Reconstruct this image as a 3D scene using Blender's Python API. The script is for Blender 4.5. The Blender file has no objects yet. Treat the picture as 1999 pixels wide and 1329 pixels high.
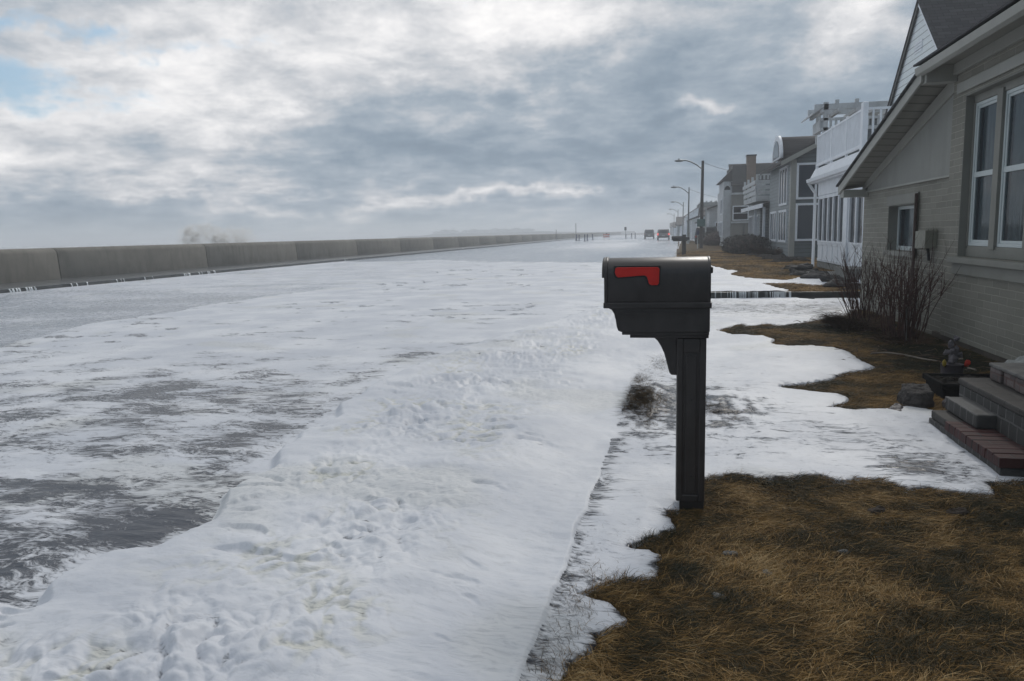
import bpy, math, random
import numpy as np
from mathutils import Vector, Matrix
random.seed(7); rng = np.random.default_rng(7)
C = bpy.context.scene.collection
scene = bpy.context.scene

# ------------------------------------------------------------------ camera
F, CX, CY, H = 1500.0, 999.5, 664.5, 1.386
def _cc(x, y): return np.array([(x-CX)/F, (CY-y)/F, 1.0])
_a, _b = _cc(1300, 450), _cc(300, 471.5)
Yc = _a/np.linalg.norm(_a)
Zc = np.cross(_b, _a); Zc /= np.linalg.norm(Zc); Zc = Zc if Zc[1] > 0 else -Zc
Xc = np.cross(Yc, Zc); Xc = Xc if Xc[0] > 0 else -Xc
M = np.stack([Xc, Yc, Zc])                      # world axes in (right, up, forward)
def ray(x, y): return M @ _cc(x, y)
def gz(x, y, z=0.0):
    d = ray(x, y); t = (z-H)/d[2]; return np.array([0, 0, H])+t*d
def gx(x, y, X):
    d = ray(x, y); t = X/d[0]; return np.array([0, 0, H])+t*d
def gy(x, y, Y):
    d = ray(x, y); t = Y/d[1]; return np.array([0, 0, H])+t*d
cam = bpy.data.cameras.new('camera'); camo = bpy.data.objects.new('camera', cam); C.objects.link(camo)
cam.sensor_width = 36.0; cam.lens = 36.0*F/1999.0; cam.clip_end = 9000; cam.clip_start = 0.05
mm = Matrix.Identity(4)
for i in range(3):
    mm[i][0], mm[i][1], mm[i][2] = M[i][0], M[i][1], -M[i][2]
mm[2][3] = H
camo.matrix_world = mm
scene.camera = camo
scene.view_settings.view_transform = 'Standard'; scene.view_settings.look = 'None'
scene.view_settings.exposure = 0.45; scene.view_settings.gamma = 1.0
scene.cycles.volume_bounces = 1
scene.cycles.max_bounces = 7
scene.cycles.transparent_max_bounces = 16

# ------------------------------------------------------------------ sun
SUN_EL, SUN_AZ = 34.0, 12.0                   # azimuth from +Y towards +X
sd_ = Vector((math.sin(math.radians(SUN_AZ))*math.cos(math.radians(SUN_EL)),
              math.cos(math.radians(SUN_AZ))*math.cos(math.radians(SUN_EL)), math.sin(math.radians(SUN_EL))))
sl = bpy.data.lights.new('sun', 'SUN'); sl.energy = .85; sl.angle = math.radians(14); sl.color = (1.0, 0.96, 0.9)
so = bpy.data.objects.new('sun', sl); C.objects.link(so)
so.rotation_euler = (-sd_).to_track_quat('-Z', 'Y').to_euler(); so.location = (20, 60, 60)

# ------------------------------------------------------------------ node helpers
class NT:
    def __init__(s, tree): s.t = tree; s.n = tree.nodes; s.l = tree.links
    def node(s, typ, **kw):
        n = s.n.new(typ)
        for k, v in kw.items(): setattr(n, k, v)
        return n
    def put(s, sock, v):
        if isinstance(v, bpy.types.NodeSocket): s.l.new(v, sock)
        elif v is not None:
            if hasattr(sock.default_value, '__len__'):
                v = list(v)
                n = len(sock.default_value)
                if len(v) < n: v = v+[1.0]*(n-len(v))
            sock.default_value = v
    def math(s, op, a, b=0.0, c=None, clamp=False):
        n = s.node('ShaderNodeMath', operation=op, use_clamp=clamp)
        s.put(n.inputs[0], a); s.put(n.inputs[1], b)
        if c is not None: s.put(n.inputs[2], c)
        return n.outputs[0]
    def vmath(s, op, a, b=None):
        n = s.node('ShaderNodeVectorMath', operation=op); s.put(n.inputs[0], a)
        if b is not None: s.put(n.inputs[1], b)
        return n.outputs['Value'] if op in ('LENGTH', 'DOT_PRODUCT', 'DISTANCE') else n.outputs[0]
    def noise(s, vec, scale=5, detail=4, rough=.5, dist=0.0, out='Fac'):
        n = s.node('ShaderNodeTexNoise'); s.put(n.inputs['Vector'], vec)
        n.inputs['Scale'].default_value = scale; n.inputs['Detail'].default_value = detail
        n.inputs['Roughness'].default_value = rough; n.inputs['Distortion'].default_value = dist
        return n.outputs[out]
    def mix(s, f, a, b, mode='MIX'):
        n = s.node('ShaderNodeMix', data_type='RGBA', blend_type=mode)
        s.put(n.inputs[0], f); s.put(n.inputs[6], a); s.put(n.inputs[7], b); return n.outputs[2]
    def smooth(s, v, a, b, lo=0.0, hi=1.0):
        n = s.node('ShaderNodeMapRange', interpolation_type='SMOOTHSTEP')
        s.put(n.inputs[0], v); n.inputs[1].default_value = a; n.inputs[2].default_value = b
        n.inputs[3].default_value = lo; n.inputs[4].default_value = hi; return n.outputs[0]
    def bump(s, h, strength=.3, dist=.01, normal=None):
        n = s.node('ShaderNodeBump'); s.put(n.inputs['Height'], h)
        n.inputs['Strength'].default_value = strength; n.inputs['Distance'].default_value = dist
        if normal is not None: s.put(n.inputs['Normal'], normal)
        return n.outputs[0]
    def pos(s, scale=(1, 1, 1)):
        g = s.node('ShaderNodeNewGeometry'); return s.vmath('MULTIPLY', g.outputs['Position'], scale)
    def attr(s, name):
        n = s.node('ShaderNodeAttribute'); n.attribute_name = name; return n.outputs['Fac']

# ------------------------------------------------------------------ world: clouded sky
world = bpy.data.worlds.new("World"); scene.world = world; world.use_nodes = True
w = NT(world.node_tree); w.n.clear()
wo = w.node('ShaderNodeOutputWorld'); bg = w.node('ShaderNodeBackground')
sky = w.node('ShaderNodeTexSky', sky_type='NISHITA'); sky.sun_disc = False
sky.sun_elevation = math.radians(SUN_EL); sky.sun_rotation = math.radians(SUN_AZ)
sky.dust_density = 2.0
tc = w.node('ShaderNodeTexCoord'); D = tc.outputs['Generated']
sep = w.node('ShaderNodeSeparateXYZ'); w.put(sep.inputs[0], D)
zz = w.math('MAXIMUM', w.math('ADD', sep.outputs[2], 0.20), 0.05)
comb = w.node('ShaderNodeCombineXYZ')
w.put(comb.inputs[0], w.math('DIVIDE', sep.outputs[0], zz)); w.put(comb.inputs[1], w.math('DIVIDE', sep.outputs[1], zz))
P = comb.outputs[0]
n1 = w.noise(w.vmath('MULTIPLY', P, (1.0, 1.25, 1)), 1.1, 3, .5, 0.5)
n2 = w.noise(w.vmath('ADD', P, (7.3, 2.1, 0)), 3.8, 10, .64, 0.15)
n3 = w.noise(w.vmath('MULTIPLY', w.vmath('ADD', D, (1.3, 9.1, 4)), (1, 1, 1.7)), 9, 9, .66, 0.2)
dirn = w.noise(D, 3.2, 5, .55, 0.3)
warp = w.vmath('MULTIPLY', w.vmath('SUBTRACT', w.noise(D, 5.0, 5, .6, 0, 'Color'), (.5, .5, .5)), (.34, .2, .16))
DW = w.vmath('ADD', D, warp)
def blob(px, py, wx, wy, amp, tilt=0.0):
    d = ray(px, py); d = d/np.linalg.norm(d)
    v = w.vmath('SUBTRACT', DW, tuple(d))
    sx = F/wx; sz = F/wy
    v = w.vmath('ADD', v, (0, 0, 0))
    if tilt:
        s2 = w.node('ShaderNodeSeparateXYZ'); w.put(s2.inputs[0], v)
        c2 = w.node('ShaderNodeCombineXYZ'); w.put(c2.inputs[0], s2.outputs[0]); w.put(c2.inputs[1], s2.outputs[1])
        w.put(c2.inputs[2], w.math('SUBTRACT', s2.outputs[2], w.math('MULTIPLY', s2.outputs[0], tilt))); v = c2.outputs[0]
    v = w.vmath('MULTIPLY', v, (sx, 3.0, sz))
    L = w.vmath('DOT_PRODUCT', v, v)
    return w.math('MULTIPLY', w.math('EXPONENT', w.math('MULTIPLY', L, -1.0)), amp)
# large bright and dark masses of the cloud deck
base = w.math('ADD', 0.41, w.math('MULTIPLY', w.math('SUBTRACT', n1, .5), 0.55))
base = w.math('ADD', base, w.math('MULTIPLY', w.math('SUBTRACT', n2, .5), 0.85))
base = w.math('ADD', base, w.math('MULTIPLY', w.math('SUBTRACT', n3, .5), 0.62))
base = w.math('ADD', base, w.smooth(sep.outputs[2], .42, .8, 0, .32))
base = w.math('ADD', base, w.smooth(sep.outputs[1], .3, -.5, 0, -.22))
BL = [(600, 130, 560, 90, .15, 0), (900, 20, 330, 60, .22, 0), (250, 40, 420, 90, .12, 0), (520, 150, 460, 45, .10, .05),
      (240, 330, 420, 60, .20, 0), (130, 240, 300, 90, .22, 0), (1000, 95, 160, 60, .12, 0), (1680, 40, 110, 70, .34, 0), (1430, 225, 70, 14, .34, 0),
      (1130, 40, 150, 60, .20, 0), (1000, 185, 60, 28, .22, 0),
      (560, 290, 360, 36, -.17, 0), (780, 215, 300, 50, -.06, 0), (1200, 300, 480, 90, -.12, 0), (1500, 130, 380, 120, -.10, 0), (1120, 110, 160, 50, -.18, 0),
      (80, 420, 340, 55, -.20, -.06), (620, 430, 560, 26, -.08, 0),
      (560, 385, 620, 9, .16, -.02), (1050, 388, 300, 16, .22, 0), (780, 400, 500, 12, .12, 0), (1600, 330, 260, 110, -.10, 0)]
for b in BL: base = w.math('ADD', base, blob(*b))
ramp = w.node('ShaderNodeValToRGB'); w.put(ramp.inputs[0], base)
cr = ramp.color_ramp
cr.elements[0].position = 0.0; cr.elements[0].color = (.155, .20, .25, 1)
cr.elements[1].position = 1.0; cr.elements[1].color = (.84, .825, .81, 1)
for p, c in ((.22, (.195, .245, .30, 1)), (.42, (.28, .325, .375, 1)), (.60, (.44, .455, .48, 1)), (.80, (.66, .655, .66, 1))):
    e = cr.elements.new(p); e.color = c
skyc = w.vmath('SCALE', sky.outputs[0]); skyc.node.inputs[3].default_value = 0.085
blue = w.mix(.55, skyc, (.20, .37, .52))
hole = w.math('ADD', blob(20, 195, 150, 60, .84, 0), blob(170, 85, 260, 20, .60, .05))
hole = w.math('ADD', hole, blob(720, 10, 260, 26, .45, 0))
hole = w.math('ADD', hole, w.math('MULTIPLY', w.math('SUBTRACT', n2, .5), 1.6))
hf = w.smooth(hole, .38, .85, 0, .9)
cloud = w.mix(hf, ramp.outputs[0], blue)
low = w.smooth(sep.outputs[2], -.02, .045, 1, 0)
cloud = w.mix(w.math('MULTIPLY', low, .7), cloud, (.41, .445, .46))
w.put(bg.inputs[0], cloud); bg.inputs[1].default_value = 1.0
w.l.new(bg.outputs[0], wo.inputs[0])

# ------------------------------------------------------------------ mesh builder
class MB:
    def __init__(s): s.v = []; s.f = []; s.sm = []
    def add(s, vs, fs, smooth=False):
        o = len(s.v); s.v += [tuple(map(float, q)) for q in vs]
        s.f += [tuple(i+o for i in f) for f in fs]; s.sm += [smooth]*len(fs)
        return s
    def box(s, x0, x1, y0, y1, z0, z1):
        x0, x1 = min(x0, x1), max(x0, x1); y0, y1 = min(y0, y1), max(y0, y1); z0, z1 = min(z0, z1), max(z0, z1)
        return s.add([(x0, y0, z0), (x1, y0, z0), (x1, y1, z0), (x0, y1, z0), (x0, y0, z1), (x1, y0, z1), (x1, y1, z1), (x0, y1, z1)],
              [(0, 3, 2, 1), (4, 5, 6, 7), (0, 1, 5, 4), (1, 2, 6, 5), (2, 3, 7, 6), (3, 0, 4, 7)])
    def prism(s, poly, a, b, axis='x', smooth=False):
        """poly of 2-D points; extruded from a to b along axis (x: pts are (y,z); y: (x,z); z: (x,y))"""
        def P3(p, t): return {'x': (t, p[0], p[1]), 'y': (p[0], t, p[1]), 'z': (p[0], p[1], t)}[axis]
        n = len(poly)
        vs = [P3(p, a) for p in poly]+[P3(p, b) for p in poly]
        fs = [tuple(range(n))[::-1], tuple(range(n, 2*n))]+[(i, (i+1) % n, n+(i+1) % n, n+i) for i in range(n)]
        o = len(s.sm); s.add(vs, fs)
        if smooth:
            for k in range(o+2, o+2+n): s.sm[k] = True
        return s
    def hexa(s, pts):
        return s.add(pts, [(0, 3, 2, 1), (4, 5, 6, 7), (0, 1, 5, 4), (1, 2, 6, 5), (2, 3, 7, 6), (3, 0, 4, 7)])
    def slab(s, a, b, c, d, t):
        """four corners plus a thickness vector"""
        t = np.array(t); a, b, c, d = map(np.array, (a, b, c, d))
        return s.hexa([a, b, c, d, a+t, b+t, c+t, d+t])
    def tube(s, pts, rad, n=8, caps=True):
        pts = [Vector(p) for p in pts]
        if not hasattr(rad, '__len__'): rad = [rad]*len(pts)
        vs = []; fs = []
        up = Vector((0, 0, 1))
        for i, p in enumerate(pts):
            d = (pts[min(i+1, len(pts)-1)]-pts[max(i-1, 0)]).normalized()
            u = d.cross(up)
            if u.length < .05: u = d.cross(Vector((1, 0, 0)))
            u.normalize(); v = d.cross(u)
            for k in range(n):
                a = 2*math.pi*k/n; vs.append(p+(u*math.cos(a)+v*math.sin(a))*rad[i])
        for i in range(len(pts)-1):
            for k in range(n):
                k2 = (k+1) % n; fs.append((i*n+k, i*n+k2, (i+1)*n+k2, (i+1)*n+k))
        if caps: fs.append(tuple(range(n))); fs.append(tuple(range((len(pts)-1)*n, len(pts)*n))[::-1])
        return s.add(vs, fs, True)
    def blobm(s, c, r, seed=0, nu=10, nv=7, rough=.25):
        rr = random.Random(seed); vs = []; fs = []
        ph = [rr.uniform(0, 6.28) for _ in range(6)]
        for j in range(nv+1):
            th = math.pi*j/nv
            for i in range(nu):
                a = 2*math.pi*i/nu
                k = 1+rough*(math.sin(2*a+ph[0])*.5+math.sin(3*a+ph[1]+2*th)*.35+math.cos(3*th+ph[2]+a)*.4)
                if j in (0, nv): k = 1
                vs.append((c[0]+r[0]*k*math.sin(th)*math.cos(a), c[1]+r[1]*k*math.sin(th)*math.sin(a), c[2]+r[2]*k*math.cos(th)))
        for j in range(nv):
            for i in range(nu):
                fs.append((j*nu+i, (j+1)*nu+i, (j+1)*nu+(i+1) % nu, j*nu+(i+1) % nu))
        return s.add(vs, fs, False)
    def build(s, name, mat, parent=None, bevel=0, seg=2, wn=False):
        me = bpy.data.meshes.new(name)
        org = np.array(parent_origin(parent)) if parent is not None else np.zeros(3)
        me.from_pydata([tuple(np.array(v)-org) for v in s.v], [], s.f)
        me.polygons.foreach_set('use_smooth', s.sm)
        me.update(); me.validate()
        if mat: me.materials.append(mat)
        o = bpy.data.objects.new(name, me); C.objects.link(o)
        if parent is not None: o.parent = parent
        if bevel:
            m = o.modifiers.new('bevel', 'BEVEL'); m.width = bevel; m.segments = seg; m.limit_method = 'ANGLE'; m.angle_limit = math.radians(35)
            m.harden_normals = False
        return o
def parent_origin(p):
    v = Vector((0, 0, 0))
    while p is not None: v = v+p.location; p = p.parent
    return v
def tag(o, label=None, cat=None, group=None, kind=None):
    if label: o['label'] = label
    if cat: o['category'] = cat
    if group: o['group'] = group
    if kind: o['kind'] = kind
    return o
def thing(name, loc, label, cat, group=None):
    o = bpy.data.objects.new(name, None); C.objects.link(o); o.location = loc; o.empty_display_size = .2
    return tag(o, label, cat, group)
def copy_tree(o, parent=None):
    c = o.copy(); C.objects.link(c)
    if parent is not None: c.parent = parent
    for ch in list(o.children): copy_tree(ch, c)
    return c

# ------------------------------------------------------------------ materials
def mat(name, col, rough=.7, var=.15, vs=6.0, bump=.2, bs=40.0, bd=.004, metal=0.0, spec=.4, stain=0.0, scale=(1, 1, 1)):
    m = bpy.data.materials.new(name); m.use_nodes = True; t = NT(m.node_tree)
    b = t.n['Principled BSDF']
    p = t.pos(scale)
    nn = t.noise(p, vs, 5, .6)
    f = t.smooth(nn, .25, .75)
    dark = tuple(c*(1-var) for c in col); light = tuple(min(1, c*(1+var)) for c in col)
    c_ = t.mix(f, dark, light)
    if stain:
        n2 = t.noise(t.pos((1.5, 1.5, .35)), 2.2, 6, .65, .4)
        c_ = t.mix(t.math('MULTIPLY', t.smooth(n2, .45, .7), stain), c_, tuple(c*.55 for c in col))
    t.put(b.inputs['Base Color'], c_)
    b.inputs['Roughness'].default_value = rough; b.inputs['Metallic'].default_value = metal
    b.inputs['Specular IOR Level'].default_value = spec
    if bump: t.put(b.inputs['Normal'], t.bump(t.noise(p, bs, 4, .6), bump, bd))
    return m
def siding_mat(name, col, step=.11, var=.1):
    m = bpy.data.materials.new(name); m.use_nodes = True; t = NT(m.node_tree); b = t.n['Principled BSDF']
    g = t.node('ShaderNodeNewGeometry'); s = t.node('ShaderNodeSeparateXYZ'); t.put(s.inputs[0], g.outputs['Position'])
    fr = t.math('FRACT', t.math('DIVIDE', s.outputs[2], step))
    line = t.smooth(fr, .04, .22, 1, 0)
    nn = t.noise(t.pos((1, 1, 4)), 3, 5, .6)
    c_ = t.mix(t.smooth(nn, .3, .7), tuple(c*(1-var) for c in col), tuple(c*(1+var) for c in col))
    c_ = t.mix(t.math('MULTIPLY', line, .75), c_, tuple(c*.3 for c in col))
    t.put(b.inputs['Base Color'], c_); b.inputs['Roughness'].default_value = .55
    t.put(b.inputs['Normal'], t.bump(t.math('SUBTRACT', 1.0, fr), .6, .012))
    return m
def shingle_mat(name, col, u='y'):
    m = bpy.data.materials.new(name); m.use_nodes = True; t = NT(m.node_tree); b = t.n['Principled BSDF']
    br = t.node('ShaderNodeTexBrick'); g = t.node('ShaderNodeNewGeometry'); s = t.node('ShaderNodeSeparateXYZ'); t.put(s.inputs[0], g.outputs['Position'])
    c = t.node('ShaderNodeCombineXYZ'); t.put(c.inputs[0], s.outputs[0 if u == 'x' else 1]); t.put(c.inputs[1], t.math('MULTIPLY', s.outputs[2], 1.3))
    t.put(br.inputs['Vector'], c.outputs[0]); br.inputs['Scale'].default_value = 1.0
    br.inputs['Brick Width'].default_value = .3; br.inputs['Row Height'].default_value = .12; br.inputs['Mortar Size'].default_value = .008
    br.inputs['Bias'].default_value = 0.0
    br.inputs['Color1'].default_value = (*[k*.7 for k in col], 1); br.inputs['Color2'].default_value = (*[k*1.4 for k in col], 1); br.inputs['Mortar'].default_value = (*[k*.35 for k in col], 1)
    nn = t.noise(t.pos(), 60, 3, .6)
    t.put(b.inputs['Base Color'], t.mix(t.smooth(nn, .3, .7, 0, .5), br.outputs[0], tuple(k*.5 for k in col)))
    b.inputs['Roughness'].default_value = .9
    t.put(b.inputs['Normal'], t.bump(t.math('ADD', br.outputs['Fac'], t.noise(t.pos(), 90, 2, .5)), .4, .006))
    return m
def brick_mat(name, col, mortar, bw=.36, bh=.0755, ms=.006, axis='yz', var=.12, bumps=.5, drip=0.0):
    m = bpy.data.materials.new(name); m.use_nodes = True; t = NT(m.node_tree); b = t.n['Principled BSDF']
    br = t.node('ShaderNodeTexBrick'); g = t.node('ShaderNodeNewGeometry'); s = t.node('ShaderNodeSeparateXYZ')
    wob = t.vmath('MULTIPLY', t.vmath('SUBTRACT', t.noise(t.pos(), 7, 4, .6, 0, 'Color'), (.5, .5, .5)), (.02, .02, .014))
    t.put(s.inputs[0], t.vmath('ADD', g.outputs['Position'], wob))
    ix = {'x': 0, 'y': 1, 'z': 2}
    c = t.node('ShaderNodeCombineXYZ'); t.put(c.inputs[0], s.outputs[ix[axis[0]]]); t.put(c.inputs[1], s.outputs[ix[axis[1]]])
    t.put(br.inputs['Vector'], c.outputs[0]); br.inputs['Scale'].default_value = 1.0
    br.inputs['Brick Width'].default_value = bw; br.inputs['Row Height'].default_value = bh
    br.inputs['Mortar Size'].default_value = ms; br.inputs['Mortar Smooth'].default_value = .3
    br.inputs['Color1'].default_value = (*[k*(1-var) for k in col], 1); br.inputs['Color2'].default_value = (*[k*(1+var) for k in col], 1)
    br.inputs['Mortar'].default_value = (*mortar, 1)
    big = t.noise(t.pos((1, 1, 1)), 1.7, 5, .65)
    c_ = t.mix(t.smooth(big, .35, .75, 0, .35), br.outputs[0], tuple(k*.72 for k in col))
    # horizontal joints catch dirt and worn paint unevenly
    pt = t.noise(t.pos((1, 1, 5)), 5, 4, .6)
    wear = t.math('MULTIPLY', br.outputs['Fac'], t.smooth(pt, .5, .66))
    c_ = t.mix(t.math('MULTIPLY', wear, .8), c_, tuple(min(1, k*1.7) for k in col))
    fine = t.noise(t.pos(), 55, 4, .6)
    c_ = t.mix(t.smooth(fine, .3, .75, 0, .22), c_, tuple(k*.6 for k in col))
    t.put(b.inputs['Base Color'], c_); b.inputs['Roughness'].default_value = .75
    h = t.math('ADD', t.math('MULTIPLY', br.outputs['Fac'], -1.0), t.math('MULTIPLY', t.noise(t.pos(), 30, 4, .6), .7))
    t.put(b.inputs['Normal'], t.bump(h, bumps, .006))
    return m
def glass_mat(name, tint=(.02, .025, .03), refl=.35, clear=.0):
    m = bpy.data.materials.new(name); m.use_nodes = True; t = NT(m.node_tree); b = t.n['Principled BSDF']
    b.inputs['Base Color'].default_value = (*tint, 1); b.inputs['Roughness'].default_value = .06
    b.inputs['Specular IOR Level'].default_value = refl
    t.put(b.inputs['Normal'], t.bump(t.noise(t.pos(), 1.6, 2, .4), .05, .02))
    if clear:
        tr = t.node('ShaderNodeBsdfTransparent'); tr.inputs[0].default_value = (.8, .85, .85, 1)
        mx = t.node('ShaderNodeMixShader'); mx.inputs[0].default_value = clear
        t.l.new(b.outputs[0], mx.inputs[1]); t.l.new(tr.outputs[0], mx.inputs[2])
        t.l.new(mx.outputs[0], t.n['Material Output'].inputs[0])
    return m

SAGE = (.215, .208, .175)
m_brick = brick_mat('painted_brick', SAGE, tuple(k*1.75 for k in SAGE), .36, .0755, .005, 'yz', .14, 1.0)
m_sage = mat('sage_paint', (.21, .21, .185), .6, .08, 3, .15, 60, .002, stain=.25)
m_stucco = mat('sage_stucco', (.27, .272, .25), .8, .06, 2, .25, 120, .002, stain=.2)
m_sagetrim = mat('sage_trim', (.33, .33, .30), .55, .06, 3, .1, 60, .002, stain=.2)
m_soffit = siding_mat('soffit_boards', (.24, .235, .205), .06, .06)
m_white = mat('white_paint', (.78, .81, .85), .5, .06, 4, .08, 60, .002, stain=.15)
m_whited = mat('weathered_white_paint', (.52, .54, .55), .6, .1, 4, .1, 50, .002, stain=.3)
m_winframe = mat('vinyl_frame', (.52, .57, .57), .35, .04, 4, 0)
m_whitesid = siding_mat('white_clapboard', (.74, .79, .80), .16, .05)
m_greysid = siding_mat('grey_clapboard', (.11, .13, .135), .16, .12)
m_greyfront = siding_mat('pale_grey_clapboard', (.24, .27, .28), .16, .1)
m_tansid = mat('taupe_stucco', (.24, .235, .215), .85, .06, 1.5, .2, 60, .003, stain=.25)
m_shingle = shingle_mat('dark_shingles', (.05, .05, .055), 'x')
m_shingle2 = shingle_mat('weathered_shingles', (.085, .08, .078), 'y')
m_chim = brick_mat('chimney_brick', (.22, .16, .12), (.25, .22, .2), .2, .075, .008, 'xz')
m_glass = glass_mat('dark_glass', (.012, .014, .018), .22)
m_glassblue = glass_mat('blue_glass', (.03, .045, .065), .5)
m_glassclear = glass_mat('clear_glass', (.05, .06, .075), .8, .62)  # bluish tint in the base colour stands in for reflected sky
m_curtain = mat('curtain_cloth', (.75, .77, .80), .9, .25, 9, .5, 12, .02, scale=(1, 5, .2))
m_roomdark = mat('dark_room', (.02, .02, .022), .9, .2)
m_conc = mat('concrete', (.22, .22, .205), .85, .14, 2.5, .3, 40, .004, stain=.35)
m_wetconc = mat('wet_concrete', (.10, .105, .105), .25, .2, 2, .2, 30, .004, stain=.3)
m_darkconc = mat('dark_wet_kerb', (.03, .032, .03), .4, .3, 6, .5, 20, .01)
m_redbrick = brick_mat('red_brick_tread', (.045, .012, .011), (.03, .028, .028), .22, .075, .006, 'xy', .25, .6)
m_blockface = brick_mat('grey_block_face', (.045, .044, .042), (.13, .13, .125), .11, .108, .007, 'yz', .25, .8)
m_blocktop = brick_mat('worn_paver_top', (.045, .041, .037), (.018, .018, .018), .3, .2, .005, 'xy', .2, .7)
m_paintbrick = brick_mat('peeling_white_brick', (.13, .105, .10), (.12, .07, .06), .11, .13, .008, 'yz', .5, .8)
m_found = brick_mat('foundation_block', (.085, .07, .055), (.06, .05, .04), .4, .2, .008, 'yz', .3, .6)
m_stone = mat('field_stone', (.04, .036, .034), .8, .3, 8, .6, 25, .012)
m_slate = mat('slate', (.11, .10, .10), .5, .3, 8, .5, 25, .008)
m_twig = mat('bare_twig', (.055, .022, .016), .8, .4, 20, .2)
m_deadgrass = mat('dead_grass', (.10, .06, .03), .9, .4, 20, .2)
m_pole = mat('weathered_pole', (.055, .05, .045), .9, .2, 6, .4, 30, .01, scale=(1, 1, .2))
m_metal = mat('galvanised_metal', (.18, .19, .19), .45, .1, 10, .1, metal=.6)
m_whitem = mat('street_pole_white', (.45, .47, .47), .5, .1, 6, .1)
m_black = mat('black_plastic', (.02, .02, .02), .5, .2)
m_bluepost = mat('blue_post', (.02, .03, .09), .5, .2)
m_orange = mat('barrier_orange', (.75, .09, .04), .5, .15)
m_green = mat('green_sign', (.08, .15, .14), .5, .1)
m_mbox = bpy.data.materials.new('mailbox_plastic'); m_mbox.use_nodes = True
t = NT(m_mbox.node_tree); b = t.n['Principled BSDF']
n_ = t.noise(t.pos(), 14, 6, .6)
dust = t.math('MULTIPLY', t.smooth(t.noise(t.pos((1, 1, .5)), 3.5, 7, .7, .5), .52, .72), .35)
scr = t.math('MULTIPLY', t.smooth(t.noise(t.pos((6, 6, 60)), 6, 3, .5), .70, .76), .4)
t.put(b.inputs['Base Color'], t.mix(t.math('MAXIMUM', dust, scr), t.mix(t.smooth(n_, .3, .7), (.019, .0155, .0145), (.031, .026, .024)), (.075, .068, .062)))
t.put(b.inputs['Roughness'], t.smooth(n_, .3, .8, .34, .52)); b.inputs['Specular IOR Level'].default_value = .65
t.put(b.inputs['Normal'], t.bump(t.noise(t.pos(), 260, 3, .6), .12, .0008))
m_flag = mat('flag_red', (.52, .018, .012), .45, .1, 12, .05)

# ------------------------------------------------------------------ numpy noise
_perm = rng.permutation(512); _ang = rng.random(512)*2*np.pi
_gx, _gy = np.cos(_ang), np.sin(_ang)
def pn(x, y, seed=0):
    xi = np.floor(x).astype(np.int64); yi = np.floor(y).astype(np.int64); fx = x-xi; fy = y-yi
    u = fx*fx*fx*(fx*(fx*6-15)+10); v = fy*fy*fy*(fy*(fy*6-15)+10)
    def g(ix, iy, dx, dy):
        h = _perm[(_perm[(ix+seed*37) & 511]+iy) & 511]; return _gx[h]*dx+_gy[h]*dy
    a = g(xi, yi, fx, fy); b = g(xi+1, yi, fx-1, fy); c = g(xi, yi+1, fx, fy-1); d = g(xi+1, yi+1, fx-1, fy-1)
    return (a+(b-a)*u)+((c+(d-c)*u)-(a+(b-a)*u))*v
def fbm(x, y, o=4, seed=0, gain=.5):
    s = 0; a = 1.0; f = 1.0
    for i in range(o): s = s+a*pn(x*f, y*f, seed+i); a *= gain; f *= 2.03
    return s
def billow(x, y, o=3, seed=0, gain=.5):
    s = 0; a = 1.0; f = 1.0
    for i in range(o): s = s+a*np.abs(pn(x*f, y*f, seed+i)); a *= gain; f *= 2.1
    return s
def sst(x, a, b):
    t = np.clip((x-a)/(b-a), 0, 1); return t*t*(3-2*t)
def sdist(X, Y, poly):
    """signed distance, positive inside"""
    d = np.full(X.shape, 1e9); ins = np.zeros(X.shape, bool); n = len(poly)
    for i in range(n):
        x0, y0 = poly[i]; x1, y1 = poly[(i+1) % n]
        ex, ey = x1-x0, y1-y0; L = ex*ex+ey*ey+1e-12
        tt = np.clip(((X-x0)*ex+(Y-y0)*ey)/L, 0, 1)
        d = np.minimum(d, (X-x0-tt*ex)**2+(Y-y0-tt*ey)**2)
        c = (y0 > Y) != (y1 > Y)
        if y0 != y1: ins ^= c & (X < (x1-x0)*(Y-y0)/(y1-y0)+x0)
    d = np.sqrt(d); return np.where(ins, d, -d)
def wpoly(pts, z=0.0): return [tuple(gz(x, y, z)[:2]) for x, y in pts]

# ------------------------------------------------------------------ ground regions (world outlines of dry grass, thick foam ...)
LAWN_NEAR = wpoly([(900, 1500), (1040, 1400), (1095, 1322), (1112, 1290), (1135, 1282), (1160, 1265), (1165, 1240), (1190, 1225), (1221, 1207), (1200, 1190), (1165, 1172), (1132, 1162),
    (1155, 1150), (1175, 1140), (1237, 1139), (1270, 1137), (1291, 1125), (1279, 1105), (1289, 1087), (1270, 1076), (1230, 1072), (1230, 1064), (1265, 1052), (1300, 1042), (1324, 1034),
    (1312, 1022), (1301, 1005), (1303, 997), (1326, 1000), (1350, 985), (1374, 945), (1392, 934), (1448, 933), (1477, 938), (1545, 938), (1600, 929), (1651, 941), (1668, 934), (1697, 941),
    (1722, 939), (1755, 955), (1819, 961), (1877, 968), (1939, 966), (1942, 948), (1960, 945), (2100, 930), (2600, 930), (2600, 1500)])
BED = wpoly([(1402, 646), (1420, 641), (1443, 634), (1455, 638), (1493, 634), (1517, 637), (1558, 634), (1598, 627), (1627, 624), (1655, 619), (1670, 604), (1720, 600), (1900, 640), (2100, 760), (2000, 830), (1850, 812), (1808, 800),
    (1765, 795), (1729, 801), (1690, 800), (1654, 801), (1620, 798), (1635, 792), (1661, 781), (1650, 774), (1635, 769), (1560, 762), (1520, 758), (1560, 751), (1616, 743), (1640, 733), (1664, 728), (1695, 724), (1712, 718),
    (1681, 705), (1658, 688), (1640, 680), (1627, 677), (1585, 674), (1540, 676), (1504, 671), (1515, 665), (1493, 657), (1450, 654), (1430, 653)])
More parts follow.
